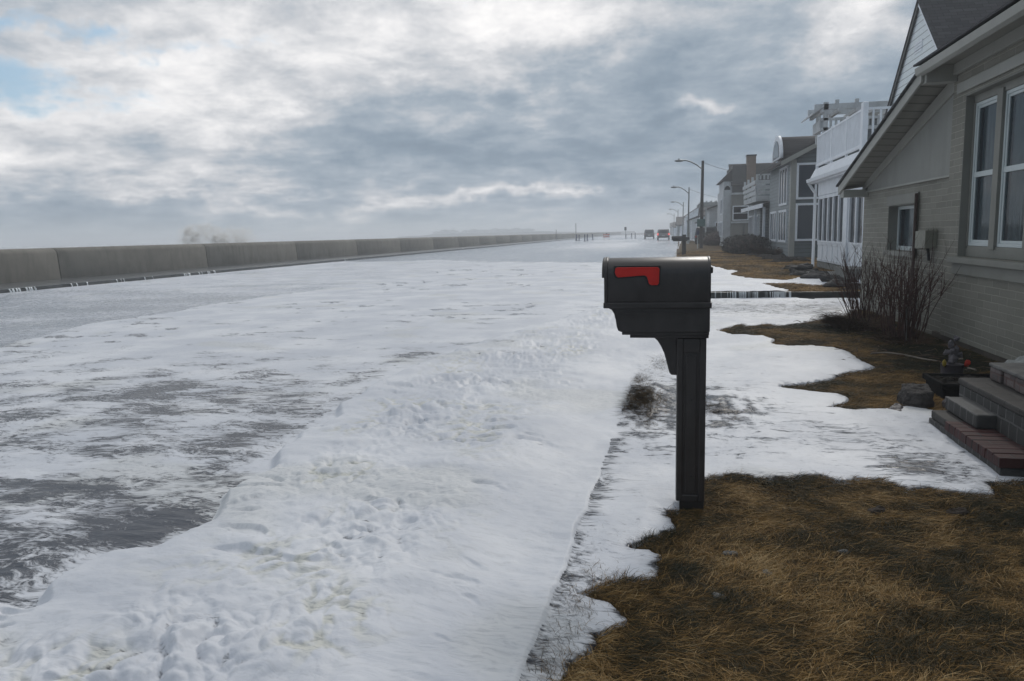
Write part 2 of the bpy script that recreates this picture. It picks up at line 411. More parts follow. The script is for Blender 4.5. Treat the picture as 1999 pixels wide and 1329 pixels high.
NB_A = wpoly([(1320, 500), (1345, 508), (1395, 520), (1420, 526), (1442, 529), (1430, 533), (1425, 537), (1445, 540), (1480, 544), (1530, 547), (1560, 542), (1600, 540), (1700, 545), (1760, 500), (1500, 474), (1400, 470), (1330, 470), (1322, 485)], .13)
NB_B = wpoly([(1488, 553), (1545, 553), (1600, 557), (1620, 553), (1760, 560), (1760, 578), (1660, 578), (1540, 578), (1533, 571), (1547, 566), (1520, 562), (1500, 557)], .13)
def foam_sd(X, Y):
    jx = X+.03*fbm(X*4, Y*4, 3, 11)+.012*fbm(X*17, Y*17, 3, 13); jy = Y+.05*fbm(X*4, Y*4, 3, 15)+.014*fbm(X*17, Y*17, 3, 19)
    hi = Y > 15.92
    near = -np.maximum(sdist(jx, jy, LAWN_NEAR), sdist(jx, jy, BED))
    k = np.where(Y > 20, 3.0, 1.0)
    jx2 = X+.10*fbm(X*1.5, Y*.8, 3, 31)
    far = -np.maximum(sdist(jx2, jy, NB_A), sdist(jx2, jy, NB_B))
    return np.where(hi, far, near)
def xedge(Y): return np.interp(Y, [0, 2.2, 3.2, 7.2, 15, 41, 75, 130, 300], [-.50, -.43, -.39, -.28, 0.0, .42, 1.2, 2.0, 4.0])
def zg(X, Y):
    z = .13*sst(X-xedge(Y), .15, .6)*(Y > 15.92)
    z = z+.055*np.exp(-((X+.13)/.13)**2-((Y-6.2)/.5)**2)+.02*np.exp(-((X-.42)/.2)**2-((Y-6.2)/.5)**2)
    return z+.012*fbm(X*.9, Y*.9, 3, 3)*sst(X-xedge(Y), .0, .3)
FRONT = wpoly([(-700, 1180), (-200, 1190), (0, 1203), (40, 1212), (75, 1221), (80, 1195), (110, 1165), (160, 1135), (230, 1108), (285, 1097), (310, 1098), (350, 1072), (400, 1045), (425, 1015), (430, 1000), (440, 985), (480, 965), (530, 938),
    (531, 912), (545, 898), (575, 882), (574, 862), (620, 848), (662, 828), (655, 805), (690, 788), (712, 768), (760, 742), (830, 712), (900, 685), (1000, 655), (1080, 632), (1150, 606), (1190, 596), (1400, 580), (2600, 900), (2600, 1600), (-900, 1600)])
SECOND = wpoly([(-900, 720), (-200, 695), (0, 672), (60, 655), (110, 640), (200, 622), (350, 600), (450, 583), (560, 568), (640, 559), (740, 545), (880, 522), (960, 507), (700, 505), (400, 530), (0, 562), (-900, 640)])
FARROAD = wpoly([(600, 507), (760, 507), (860, 504), (945, 507), (1175, 508.5), (1320, 509), (1335, 500), (1330, 462), (1200, 460), (900, 478)])

# ------------------------------------------------------------------ flood water and foam on it
def polar_grid(r0, r1, nr, a0, a1, na):
    inv = np.linspace(1/r0, 1/r1, nr); r = 1/inv
    a = np.radians(np.linspace(a0, a1, na))
    R, A = np.meshgrid(r, a, indexing='ij'); return R*np.sin(A), R*np.cos(A)
def grid_faces(nr, na):
    i = np.arange(nr-1)[:, None]*na+np.arange(na-1)[None, :]
    return np.stack([i, i+1, i+na+1, i+na], -1).reshape(-1, 4)
def np_mesh(name, V, Fq, mat_, smooth=True, attrs=None, parent=None, kind=None):
    me = bpy.data.meshes.new(name); nf, k = Fq.shape
    me.vertices.add(len(V)); me.vertices.foreach_set('co', V.astype(np.float32).ravel())
    me.loops.add(nf*k); me.loops.foreach_set('vertex_index', Fq.astype(np.int32).ravel())
    me.polygons.add(nf); me.polygons.foreach_set('loop_start', np.arange(0, nf*k, k, dtype=np.int32))
    me.polygons.foreach_set('use_smooth', np.full(nf, smooth))
    for n, a in (attrs or {}).items():
        at = me.attributes.new(n, 'FLOAT', 'POINT'); at.data.foreach_set('value', a.astype(np.float32).ravel())
    me.update(calc_edges=True)
    if mat_: me.materials.append(mat_)
    o = bpy.data.objects.new(name, me); C.objects.link(o)
    if kind: o['kind'] = kind
    return o

def make_flood():
    X, Y = polar_grid(1.15, 330, 900, -60, 34, 1250)
    nr, na = X.shape
    KX = -20.38
    Xo = X.copy(); X = np.maximum(X, KX)
    # keep the row of vertices off the little retaining step
    m = (np.abs(Y-15.92) < .2) & (X > -.3)
    Y = np.where(m, np.where(Y < 15.92, 15.90, 15.95), Y)
    xe = xedge(Y)+.02*fbm(X*0, Y*2.5, 3, 17)+.006*fbm(X*0, Y*14, 2, 18); R = np.hypot(X, Y)
    fs = sdist(X+.03*fbm(X*3, Y*3, 3, 21), Y+.03*fbm(X*3, Y*3, 3, 25), FRONT)
    ss = sdist(X+.25*fbm(X*.6, Y*.6, 3, 41), Y, SECOND)
    fr = sdist(X, Y+.3*fbm(X*.5, Y*.2, 2, 45), FARROAD)
    sd = foam_sd(X, Y)
    onroad = sst(xe-X, -.012, .022)                     # 1 on the road, 0 on the verge
    # --- heights
    zroad = -.115+.145*sst(X, -16, -1.5)*(1-sst(Y, 12, 40))*(1-.25*sst(Y, 4, 7))
    zroad = np.where(Y > 12, np.maximum(zroad, -.115), zroad)
    thick = sst(fs, -.01, .06)
    fade = 1-sst(R, 9, 22)
    lumps_zone = sst(fs, .10, .5)*(1-sst(fs, 1.0, 2.4))*sst(xe-X, .25, 1.0)
    lumps_zone = lumps_zone*(.35+1.3*np.clip(fbm(X*1.3, Y*1.3, 3, 61)+.30, 0, 1))
    wx = X+.05*fbm(X*4, Y*4, 2, 51); wy = Y+.05*fbm(X*4, Y*4, 2, 55)
    bl = billow(wx*6.4, wy*5.0, 2, 71, .5)
    bl2 = billow(wx*15, wy*12, 2, 75, .5)
    soft = fbm(X*1.4, Y*1.1, 3, 81)
    ripple = fbm(X*2.2+.6*fbm(X, Y, 2, 88), Y*7.5, 4, 85, .55)
    swell = fbm(X*2.4+.5*Y, Y*4.2, 3, 83)
    dmask = sst(fbm(wx*3.2+5, wy*7.5, 3, 87), .16, .40)*sst(fbm(X*1.1, Y*1.1, 2, 89), -.15, .25)*fade
    dimple = .020*dmask
    z_thick = .035*fade+lumps_zone*(.078*(.55*bl+.30*fbm(wx*5.5+3, wy*5.0, 3, 72)+.09-.22)+.012*(bl2-.25))*(.45+.55*fade)+.012*soft+.018*swell*(1-.5*lumps_zone)-dimple+.0022*fbm(X*14, Y*14, 3, 91)
    edge_roll = .022*np.sqrt(np.clip(fs/.10, 0, 1))*fade
    z_thin = .006*ripple+.004*soft
    zr = zroad+z_thin*(1-thick)+thick*(z_thick+edge_roll)
    z2 = .02*sst(ss, .12, -.02)*(1-sst(R, 14, 30))        # second sheet is a touch thicker
    zr = zr+z2
    # lawn side
    G = zg(X, Y)
    prof = np.sqrt(np.clip(sd/.10, 0, 1))
    vz = G+.004+.026*prof*(.7+.6*soft)+.007*fbm(X*5, Y*5, 3, 95)*prof+.003*ripple
    lip = .001*sst(xe-X, .10, .0)*(1-sst(Y, 4, 6))
    wl = sst(xe-X, .7, .0)*(1-sst(R, 14, 24)); zr = zr*(1-wl)+wl*(vz+.014*(1-sst(Y, 3.3, 4.6))+.006*ripple)
    Z = onroad*(zr+lip)+(1-onroad)*vz
    Z = np.where(sd > 0, Z, np.where(X > xe-.1, G-.07, Z))
    # --- attributes
    cover = np.where(fs > 0, 1.15, 0.0)
    thin_cov = .90-.50*np.exp(-((X+2.55)/.9)**2-((Y-3.0)/.7)**2)-.26*np.exp(-((X+4.6)/1.9)**2-((Y-5.9)/1.1)**2)-.12*np.exp(-((X+3.4)/2.8)**2-((Y-4.8)/2.3)**2)-.10*sst(-fs, 0, .3)+.55*fbm(X*1.6, Y*2.4, 4, 101)
    thin_cov += .22*sst(Y, 7.0, 10.5)
    thin_cov = np.where(Y > 9, np.maximum(thin_cov, .62), thin_cov)
    cover = np.where(fs > 0, cover-.34*lumps_zone*sst(.20-bl, -.02, .14)*(fbm(X*1.3, Y*1.3, 2, 105) > -.15)-.20*dmask*(fs > .15), thin_cov)
    fleck = sst(fbm(X*.9, Y*2.2, 4, 107, .6), .08, .40)*sst(Y, 7, 10)*sst(fbm(X*.25, Y*.25, 2, 109), -.25, .2)
    cover = cover-.62*fleck*(1-sst(Y, 30, 60))
    g2 = sst(ss, -.12, .12)
    cover = cover*(1-g2)+g2*(.40+.3*sst(Y, 14, 26)+.25*fbm(X*.3, Y*.5, 3, 111))
    g3 = sst(fr, -.5, .8)
    cover = cover*(1-g3)+g3*(.26+.14*fbm(X*.3, Y*.05, 3, 115)+.45*np.exp(-((X+7)/5)**2-((Y-90)/22)**2)+.35*np.exp(-((X+9)/7)**2-((Y-135)/15)**2))
    far = sst(Y, 150, 220); cover = cover*(1-far)+far*.5
    # verge and lawns
    vcov = 1.0-.22*np.clip(fbm(X*2.2, Y*2.2, 3, 121)+.1, 0, 1)
    # muddy tuft beside the post, wet driveway streaks
    tuft = np.exp(-((X+.10)/.34)**2-((Y-6.1)/1.15)**2); tuft2 = np.exp(-((X-.45)/.35)**2-((Y-6.0)/.8)**2)
    tn = np.clip(.55+1.1*fbm(X*8, Y*5, 3, 123), 0, 1.3); vcov = vcov-1.15*tuft*tn-.95*tuft2*tn
    vcov = vcov-.40*np.exp(-((Y-14.0)/1.7)**2)*sst(X, .2, .8)-.42*np.exp(-((Y-4.25)/.10)**2)*sst(X, .1, .3)*(1-sst(X, .9, 1.2))
    vcov = vcov-.6*np.exp(-((X-1.45)/.28)**2-((Y-4.6)/.28)**2)-.25*np.exp(-((X-1.25)/.5)**2-((Y-5.2)/.5)**2)
    vcov = vcov-.42*np.exp(-((X-xe)/.09)**2)*(Y < 5)
    vcov = vcov-.55*sst(.05-sd, .0, .05)*sst(fbm(X*6, Y*6, 3, 125), -.15, .2)
    vcov = np.where(Y > 15.95, .95, vcov)
    cover = np.where((onroad < .5) & (g3 < .5), vcov, cover)
    milk = np.clip(.06+.75*g2+.6*g3+.5*sst(Y, 8, 14)+.0*X, 0, 1)*onroad
    milk = np.where(thin_cov < .5, milk*.6, milk)
    tint = np.clip(lumps_zone*1.5*sst(.26-bl, -.02, .16)*sst(fbm(X*1.0, Y*1.0, 2, 131), -.12, .25), 0, 1)*thick
    tint = np.maximum(tint, .35*sst(fbm(X*.7, Y*.7, 3, 135), .25, .5))
    V = np.stack([X, Y, Z], -1).reshape(-1, 3)
    Fq = grid_faces(nr, na)
    Xf = Xo.ravel()[Fq]; Yf = Y.ravel()[Fq]; Vx = X.ravel()[Fq]
    keep = ~(Xf < KX).all(1)
    keep &= ~((Yf.min(1) < 15.92) & (Yf.max(1) > 15.92) & (Vx.mean(1) > .35))
    keep &= Vx.max(1) < 9
    return np_mesh('flood_water', V, Fq[keep][:, ::-1], m_flood, True, dict(cover=cover, milk=milk, tint=tint), kind='structure')

m_flood = bpy.data.materials.new('sea_foam_water'); m_flood.use_nodes = True
t = NT(m_flood.node_tree); b = t.n['Principled BSDF']
cov, milk, tint = t.attr('cover'), t.attr('milk'), t.attr('tint')
wv = t.vmath('MULTIPLY', t.vmath('SUBTRACT', t.noise(t.pos((1, 1, 0)), 1.1, 4, .55, 0, 'Color'), (.5, .5, .5)), (.9, .45, 0))
q = t.vmath('ADD', t.pos((1, 1, 0)), wv)
nA = t.noise(t.vmath('MULTIPLY', q, (2.2, 5.4, 1)), 2.6, 8, .66, .45)
nB = t.noise(t.vmath('MULTIPLY', q, (7, 18, 1)), 3.0, 5, .68, .2)
v_ = t.math('ADD', t.math('ADD', cov, t.math('MULTIPLY', t.math('SUBTRACT', nA, .5), 1.7)), t.math('MULTIPLY', t.math('SUBTRACT', nB, .5), 1.45))
fm = t.smooth(v_, .26, .72)
film = t.math('MULTIPLY', milk, .75)
water = t.mix(film, (.034, .038, .050), (.36, .40, .46))
cl = t.noise(t.pos((1, 1, 0)), .9, 4, .6)
foamc = t.mix(t.smooth(cl, .35, .7), (.55, .575, .625), (.72, .735, .765))
nC = t.noise(t.vmath('MULTIPLY', q, (3, 7, 1)), 7, 5, .65)
foamc = t.mix(t.math('MULTIPLY', tint, .85), foamc, t.mix(t.smooth(nC, .47, .60), (.60, .60, .54), (.36, .37, .34)))
foamc = t.mix(t.math('MULTIPLY', t.smooth(nC, .52, .68), .30), foamc, (.40, .41, .42))
t.put(b.inputs['Base Color'], t.mix(fm, water, foamc))
t.put(b.inputs['Roughness'], t.mix(fm, (.16, .16, .16), (.50, .50, .50)))
t.put(b.inputs['Specular IOR Level'], t.math('ADD', .22, t.math('MULTIPLY', milk, .25)))
hb = t.math('ADD', t.math('MULTIPLY', fm, .9), t.math('MULTIPLY', nB, .5))
nrm = t.bump(hb, .55, .012)
nrm = t.bump(t.noise(t.pos(), 150, 4, .7), .22, .0022, nrm)
t.put(b.inputs['Normal'], nrm)
b.inputs['Subsurface Weight'].default_value = 0.0
make_flood()

# asphalt road and land far around
m_ground = mat('ground_asphalt', (.055, .055, .053), .8, .2, 1.5, .3, 60, .004)
MB().add([(-25, -200, -.16), (3500, -200, -.16), (3500, 4000, -.16), (-25, 4000, -.16)], [(0, 1, 2, 3)]).build('ground', m_ground)['kind'] = 'structure'
# sea
m_sea = bpy.data.materials.new('rough_sea'); m_sea.use_nodes = True
t = NT(m_sea.node_tree); b = t.n['Principled BSDF']
fo = t.smooth(t.math('ADD', t.noise(t.pos((1, .5, 1)), .12, 8, .65, .6), t.math('MULTIPLY', t.attr('crest'), .3)), .48, .66)
t.put(b.inputs['Base Color'], t.mix(fo, (.10, .115, .115), (.7, .72, .73))); t.put(b.inputs['Roughness'], t.mix(fo, (.2, .2, .2), (.7, .7, .7)))
t.put(b.inputs['Normal'], t.bump(t.noise(t.pos(), 2.5, 6, .65), .6, .2))
X, Y = polar_grid(26, 3800, 420, -100, 0, 420); Xo = X.copy(); X = np.minimum(X, -24.3)
wv_ = fbm(X*.035+Y*.012, Y*.02, 4, 201, .55); Z = -1.1+1.9*wv_*sst(-X, 24.3, 60)
V = np.stack([X, Y, Z], -1).reshape(-1, 3); Fq = grid_faces(*X.shape); keep = ~(Xo.ravel()[Fq] > -24.3).all(1)
np_mesh('sea', V, Fq[keep][:, ::-1], m_sea, True, dict(crest=np.clip(wv_, 0, 1)), kind='structure')

# ------------------------------------------------------------------ lawn
def make_lawn():
    X, Y = polar_grid(1.15, 150, 520, -22, 40, 620)
    Y = np.where(np.abs(Y-15.92) < .25, np.where(Y < 15.92, 15.90, 15.955), Y)
    xe = xedge(Y); Z = zg(X, Y)+.008*fbm(X*5, Y*5, 4, 141)+.006*fbm(X*22, Y*22, 3, 145)*(Y < 9)
    sd = foam_sd(X, Y)
    Z = Z-.018*sst(sd, -.05, .03)
    bed = np.exp(-((X-2.8)/.45)**2-((Y-9.2)/2.6)**2); Z = Z+.05*bed+.03*bed*fbm(X*4, Y*4, 3, 149)
    Z = np.where(X < xe, -.14, Z)
    soil = np.clip(np.exp(-((X-2.75)/.42)**2-((Y-8.7)/2.0)**2)*1.3, 0, 1)
    V = np.stack([X, Y, Z], -1).reshape(-1, 3); Fq = grid_faces(*X.shape); Vx = X.ravel()[Fq]; Yf = Y.ravel()[Fq]
    keep = (Vx.max(1) > xedge(Yf.mean(1))-.1)
    keep &= ~((Yf.min(1) < 15.92) & (Yf.max(1) > 15.92))
    return np_mesh('lawn', V, Fq[keep][:, ::-1], m_lawn, True, dict(soil=soil), kind='structure')
m_lawn = bpy.data.materials.new('dormant_lawn'); m_lawn.use_nodes = True
t = NT(m_lawn.node_tree); b = t.n['Principled BSDF']
gA = t.noise(t.pos((1, 1, 0)), 2.3, 6, .62, .4); gB = t.noise(t.pos((1.5, 4, 0)), 16, 5, .7, .5)
c_ = t.mix(t.smooth(gA, .35, .65), (.040, .034, .014), (.14, .088, .034))
c_ = t.mix(t.smooth(gB, .38, .68), t.mix(.5, c_, (.02, .015, .008)), t.mix(.4, c_, (.19, .125, .055)))
c_ = t.mix(t.attr('soil'), c_, (.022, .016, .011))
t.put(b.inputs['Base Color'], c_); b.inputs['Roughness'].default_value = .95; b.inputs['Specular IOR Level'].default_value = .15
t.put(b.inputs['Normal'], t.bump(gB, .8, .02))
make_lawn()

# ------------------------------------------------------------------ grass blades
m_grass = bpy.data.materials.new('dry_grass_blades'); m_grass.use_nodes = True
t = NT(m_grass.node_tree); b = t.n['Principled BSDF']
rr = t.node('ShaderNodeValToRGB'); t.put(rr.inputs[0], t.attr('tone'))
e = rr.color_ramp.elements; e[0].position = 0; e[0].color = (.016, .018, .008, 1); e[1].position = 1; e[1].color = (.38, .27, .13, 1)
for p, c in ((.25, (.048, .036, .014, 1)), (.5, (.14, .082, .027, 1)), (.78, (.32, .19, .065, 1))):
    k = rr.color_ramp.elements.new(p); k.color = c
t.put(b.inputs['Base Color'], rr.outputs[0]); b.inputs['Roughness'].default_value = .75; b.inputs['Specular IOR Level'].default_value = .2

def blades(px, py, length, width, ang, lift, tone, z0=None, curl=.6, segs=3):
    """flat ribbons following the ground: px,py roots; ang heading; lift 0..1 how upright"""
    n = len(px); L = length; rows = []
    z0 = zg(px, py) if z0 is None else z0
    cur = rng.normal(0, curl, n)
    x, y, z = px.copy(), py.copy(), z0.copy()
    a = ang.copy(); el = lift*1.25
    tw = rng.uniform(0, 1, n)
    for s in range(segs+1):
        wd = width*(1-.8*s/segs)*.5
        # ribbon side vector: mix of horizontal normal and vertical so that it shows from low views
        sx, sy = -np.sin(a), np.cos(a)
        k = .35+.65*tw
        rows.append(np.stack([x-sx*wd*k, y-sy*wd*k, z-wd*.6*(1-k)], -1)); rows.append(np.stack([x+sx*wd*k, y+sy*wd*k, z+wd*(1.2-k)], -1))
        st = L/segs
        x = x+np.cos(a)*np.cos(el)*st; y = y+np.sin(a)*np.cos(el)*st; z = z+np.sin(el)*st
        a = a+cur/segs; el = el-(.55+.5*(1-lift))*el-(.08*(1-lift))*0
    V = np.stack(rows, 1); nv = 2*(segs+1)   # n, nv, 3
    base = np.arange(n)[:, None]*nv
    q = np.concatenate([base+np.array([[2*s, 2*s+1, 2*s+3, 2*s+2]]) for s in range(segs)], 0)
    return V.reshape(-1, 3), q, np.repeat(tone, nv)
VV, QQ, TT = [], [], []
def addb(r):
    o = sum(len(v) for v in VV); VV.append(r[0]); QQ.append(r[1]+o); TT.append(r[2])
def scatter(n, x0, x1, y0, y1, bias=1.0):
    return rng.uniform(x0, x1, n), y0+(y1-y0)*rng.random(n)**bias
# near lawn
n = 230000
px, py = scatter(n, -.7, 2.9, 1.5, 4.7, 1.0)
ok = (foam_sd(px, py) < -.004) & (px < py*.62+.35) & (px > -.6)
px, py = px[ok], py[ok]; n = len(px)
flow = math.radians(8)+1.9*fbm(px*.8, py*.8, 2, 301)+1.2*fbm(px*3.1, py*3.1, 2, 305)+rng.normal(0, .60, n)+np.where(rng.random(n) < .3, math.pi, 0)+1.3*fbm(px*7, py*7, 2, 319)
patch = fbm(px*1.5, py*1.5, 4, 311, .6)+.5*fbm(px*7, py*7, 2, 315)
left = np.exp(-((px+.1)/.45)**2)
tone = np.clip(.41+.80*patch-.16*left+rng.normal(0, .26, n)-.04+.35*(rng.random(n) < .05), 0, 1)
lift = np.clip(.14+.40*rng.random(n)**2+.35*(patch < -.15)*rng.random(n), 0, .9)
hump = .020*np.clip(fbm(px*9, py*9, 3, 317)+.15, 0, 1)*rng.random(n)
addb(blades(px, py, rng.uniform(.035, .095, n), rng.uniform(.0018, .0038, n), flow, lift, tone, zg(px, py)+.004+hump, .9))
# fringe standing at the foam's edge and poking through the verge
n = 30000; px, py = scatter(n, -.5, 2.2, 1.8, 4.6); s_ = foam_sd(px, py)
ok = (np.abs(s_+.015) < .028) | ((s_ > 0) & (px < .12) & (px > xedge(py)+.01) & (rng.random(n) < .13*sst(fbm(px*4.5, py*4.5, 2, 325), .16, .42)))
px, py = px[ok], py[ok]; n = len(px)
addb(blades(px, py, rng.uniform(.03, .085, n), rng.uniform(.0015, .0028, n), rng.normal(.6, 1.2, n), rng.uniform(.25, .8, n), np.clip(rng.normal(.50, .2, n), 0, 1), zg(px, py), .6))
# bed and middle lawn
n = 150000; px, py = scatter(n, -.2, 3.2, 5.2, 13.2)
ok = (foam_sd(px, py) < -.0) & (px < py*.6)
px, py = px[ok], py[ok]; n = len(px)
patch = fbm(px*1.2, py*1.2, 4, 331, .6)+.4*fbm(px*5, py*5, 2, 335)
dk = np.exp(-((px-2.75)/.5)**2-((py-8.9)/2.2)**2)
addb(blades(px, py, rng.uniform(.05, .12, n), rng.uniform(.004, .008, n), rng.normal(.1, 1.1, n), np.clip(.12+.35*rng.random(n), 0, .9), np.clip(.42+.55*patch-.45*dk-.10*sst(py, 8, 11)+rng.normal(0, .13, n), 0, 1), zg(px, py)+.004+.04*dk, .7))
# muddy tufts in the foam beside the post
for (cx_, cy_, sx_, sy_, nn, hh) in ((-.16, 6.15, .10, .32, 4200, .09), (-.12, 5.45, .05, .12, 700, .06), (.40, 6.3, .16, .35, 1600, .04), (.30, 6.75, .07, .15, 500, .06), (.36, 5.9, .10, .12, 600, .05), (-.22, 7.0, .05, .2, 700, .06), (-.02, 8.1, .08, .3, 900, .06), (-.3, 2.62, .045, .10, 260, .06), (-.28, 2.95, .05, .06, 200, .05),
                                   (-.33, 2.3, .05, .10, 350, .06), (.55, 5.75, .12, .2, 500, .03), (-.20, 3.45, .05, .08, 160, .05), (.1, 7.0, .12, .3, 500, .04)):
    px = rng.normal(cx_, sx_, nn); py = rng.normal(cy_, sy_, nn); ok = px > xedge(py)+.005; px, py = px[ok], py[ok]; k = len(px)
    addb(blades(px, py, rng.uniform(.5, 1.3, k)*hh, np.full(k, .0035 if cy_ > 4 else .002), rng.normal(2.8, .9, k), rng.uniform(.2, .7, k), np.clip(rng.normal(.30, .17, k), 0, 1), zg(px, py)+.01, .6))
# next lawn and the ones beyond
n = 90000; px, py = scatter(n, .4, 5.6, 15.97, 48, 1.3); ok = (foam_sd(px, py) < -.02) & (px > xedge(py)+.1)
px, py = px[ok], py[ok]; n = len(px)
patch = fbm(px*.8, py*.5, 4, 341, .6)
addb(blades(px, py, rng.uniform(.06, .12, n), rng.uniform(.012, .02, n), rng.normal(.1, 1.1, n), np.clip(.15+.35*rng.random(n), 0, .9), np.clip(.52+.45*patch+rng.normal(0, .12, n), 0, 1), zg(px, py)+.002, .6, 2) if False else
     blades(px, py, rng.uniform(.06, .12, n), rng.uniform(.012, .02, n), rng.normal(.1, 1.1, n), np.clip(.15+.35*rng.random(n), 0, .9), np.clip(.52+.45*patch+rng.normal(0, .12, n), 0, 1), zg(px, py)+.002, .6))
go = np_mesh('grass', np.concatenate(VV), np.concatenate(QQ), m_grass, False, dict(tone=np.concatenate(TT)))
tag(go, 'matted dry brown and dull green grass of the front lawns', 'grass', kind='stuff')

# small stones and litter lying in the near lawn
pebs = [(1640, 1060, 'dark'), (1500, 1018, 'dark'), (1690, 1018, 'dark'), (1425, 1115, 'grey'), (1495, 1125, 'grey'), (1405, 1170, 'grey'), (1629, 1039, 'white'), (1273, 1219, 'grey'), (1650, 1083, 'grey')]
PL = {0: 'dark clod of soil in the lawn, the one nearer the middle of the far edge', 1: 'small dark clod in the lawn just right of the mailbox post', 2: 'dark clod in the lawn closest below the brick steps'}

# ------------------------------------------------------------------ sea wall, sidewalk, kerb
wall = thing('sea_wall', (-24, 60, 0), 'long low grey concrete sea wall with rounded top and vertical joints along the flooded road', 'sea wall')
seg = 10.2; y = 6.4-10.2*3
prof = [(-23.78, -.1), (-23.86, 1.02), (-23.92, 1.13), (-24.02, 1.20), (-24.16, 1.225), (-24.28, 1.19), (-24.34, 1.1), (-24.38, -2.0)]
m_wall = mat('sea_wall_concrete', (.185, .173, .148), .9, .16, .9, .35, 22, .006, stain=.5)
jb = MB(); i = 0
while y < 420:
    ye = y+seg-.05 if y < 260 else y+seg-.02
    MB().prism(prof, y, ye, 'y', True).build('wall_panel', m_wall, wall, .005)
    jb.prism([(a+.035 if a < -24.1 else a-.03, b_-.03) for a, b_ in prof], ye-.001, y+seg+.001, 'y'); y += seg; i += 1
jb.build('joint', m_darkconc, wall)
MB().box(-23.8, -20.55, -40, 500, -.12, -.004).build('sidewalk', m_wetconc)['kind'] = 'structure'
kb_ = MB()
yy = -40
while yy < 500:
    kb_.box(-20.55, -20.38, yy, yy+2.97, -.2, .0); yy += 3.0
m_kerb = mat('wet_kerb', (.075, .08, .078), .35, .35, 3, .4, 20, .01)
kb_.build('kerb', m_kerb)['kind'] = 'structure'
# water spilling over the kerb
m_spill = mat('spilling_foam_water', (.62, .66, .68), .3, .1, 8, .3, 30, .01)
tr = MB()
def trickle(x, y, ztop, zbot, wd, dirn, out=.05):
    ax = (0, 1, 0) if dirn == 'x' else (1, 0, 0); nx = (1, 0, 0) if dirn == 'x' else (0, -1, 0)
    c = np.array([x, y, 0.]); ax = np.array(ax, float); nx = np.array(nx, float); pts = []
    for s, (o_, f_) in enumerate(((-.10, 0), (0, 0), (.35, .15), (.75, .6), (1.0, 1.0))):
        z = ztop+.006 if s < 2 else ztop+(zbot-ztop)*f_
        w_ = wd*(1+.35*math.sin(s*2+y*7))
        p = c+nx*(max(o_, 0)*out+(o_ if o_ < 0 else 0)+.004)+np.array([0, 0, z]); k = rng.normal(0, wd*.15)
        pts += [p-ax*(w_/2)+ax*k, p+ax*(w_/2)+ax*k]
    tr.add(pts, [(2*s, 2*s+1, 2*s+3, 2*s+2) for s in range(4)], True)
for (ya, yb, dn) in ((20.0, 22.0, 10), (22.4, 24.5, 1.5), (25.5, 28.0, 2.5), (29.8, 32.6, 6), (46, 47.5, 2)):
    k = int((yb-ya)*dn)
    for _ in range(k): trickle(-20.38, rng.uniform(ya, yb), 0, -.115, rng.uniform(.015, .07), 'x')
o = tr.build('spilling_water', m_spill); tag(o, 'white trickles spilling from the sidewalk over the far kerb', 'water', kind='stuff')
# retaining step of the next lawn, water falling over it
rt = MB(); rt.box(.25, 4.2, 15.925, 16.06, -.05, .135)
rt.build('low_retaining_kerb', m_darkconc, None, .01)
o = C.objects['low_retaining_kerb']; tag(o, 'dark wet low kerb holding the next lawn above the flooded driveway', 'kerb')
MB().box(2.45, 3.9, 15.80, 15.922, -.05, .03).build('driveway_edging', m_wetconc)
tag(C.objects['driveway_edging'], 'narrow pale concrete edging at the foot of the dark low kerb', 'edging')
tr = MB()
for _ in range(95):
    x_ = .3+2.1*rng.choice([rng.random()**.5, .55+.05*rng.normal(), .93+.04*rng.normal()])
    if x_ > 2.42: continue
    pass; trickle(x_, 15.925, .138, .005, rng.uniform(.003, .012)*(1+.9*(x_ > 2.0)), 'y', .06)
o = tr.build('falling_water', m_spill); tag(o, 'thin white water falling over the dark low kerb of the next lawn', 'water', kind='stuff')


# ------------------------------------------------------------------ mailbox in the foreground
def rot_build(mb, name, m, parent, base, ang, bevel=0, seg=2):
    c, s = math.cos(ang), math.sin(ang)
    mb.v = [(base[0]+c*x-s*y, base[1]+s*x+c*y, base[2]+z) for x, y, z in mb.v]
    return mb.build(name, m, parent, bevel, seg)
MBASE = gz(1350, 1000, 0)+np.array([0, .066, 0]); MANG = 0.0
def mp(x, y):
    q_ = gy(x, y, MBASE[1]-.10); return (q_[0]-MBASE[0], q_[2])
def mpoly(pts): return [mp(*p) for p in pts]
mbx = thing('mailbox', tuple(MBASE), 'dark brown plastic mailbox on a post, closest to the camera, with a red flag', 'mailbox')
def mbuild(mb, name, m=m_mbox, parent=mbx, bevel=.004, seg=3): return rot_build(mb, name, m, parent, MBASE, MANG, bevel, seg)
W = .115
def arch(w_, z0, zs, zt, n=14):
    pts = [(-w_, z0), (-w_, zs)]
    for k in range(1, n): a = math.pi*k/n; pts.append((-w_*math.cos(a), zs+(zt-zs)*math.sin(a)**.8))
    pts += [(w_, zs), (w_, z0)]; return pts
x0, x1 = mp(1182, 640)[0], mp(1383, 640)[0]
bm_ = MB(); A = arch(W, mp(1290, 600)[1], mp(1290, 536)[1], mp(1290, 503)[1])
bm_.prism(A, x0, x1, 'x', True); body = mbuild(bm_, 'body', bevel=.003)
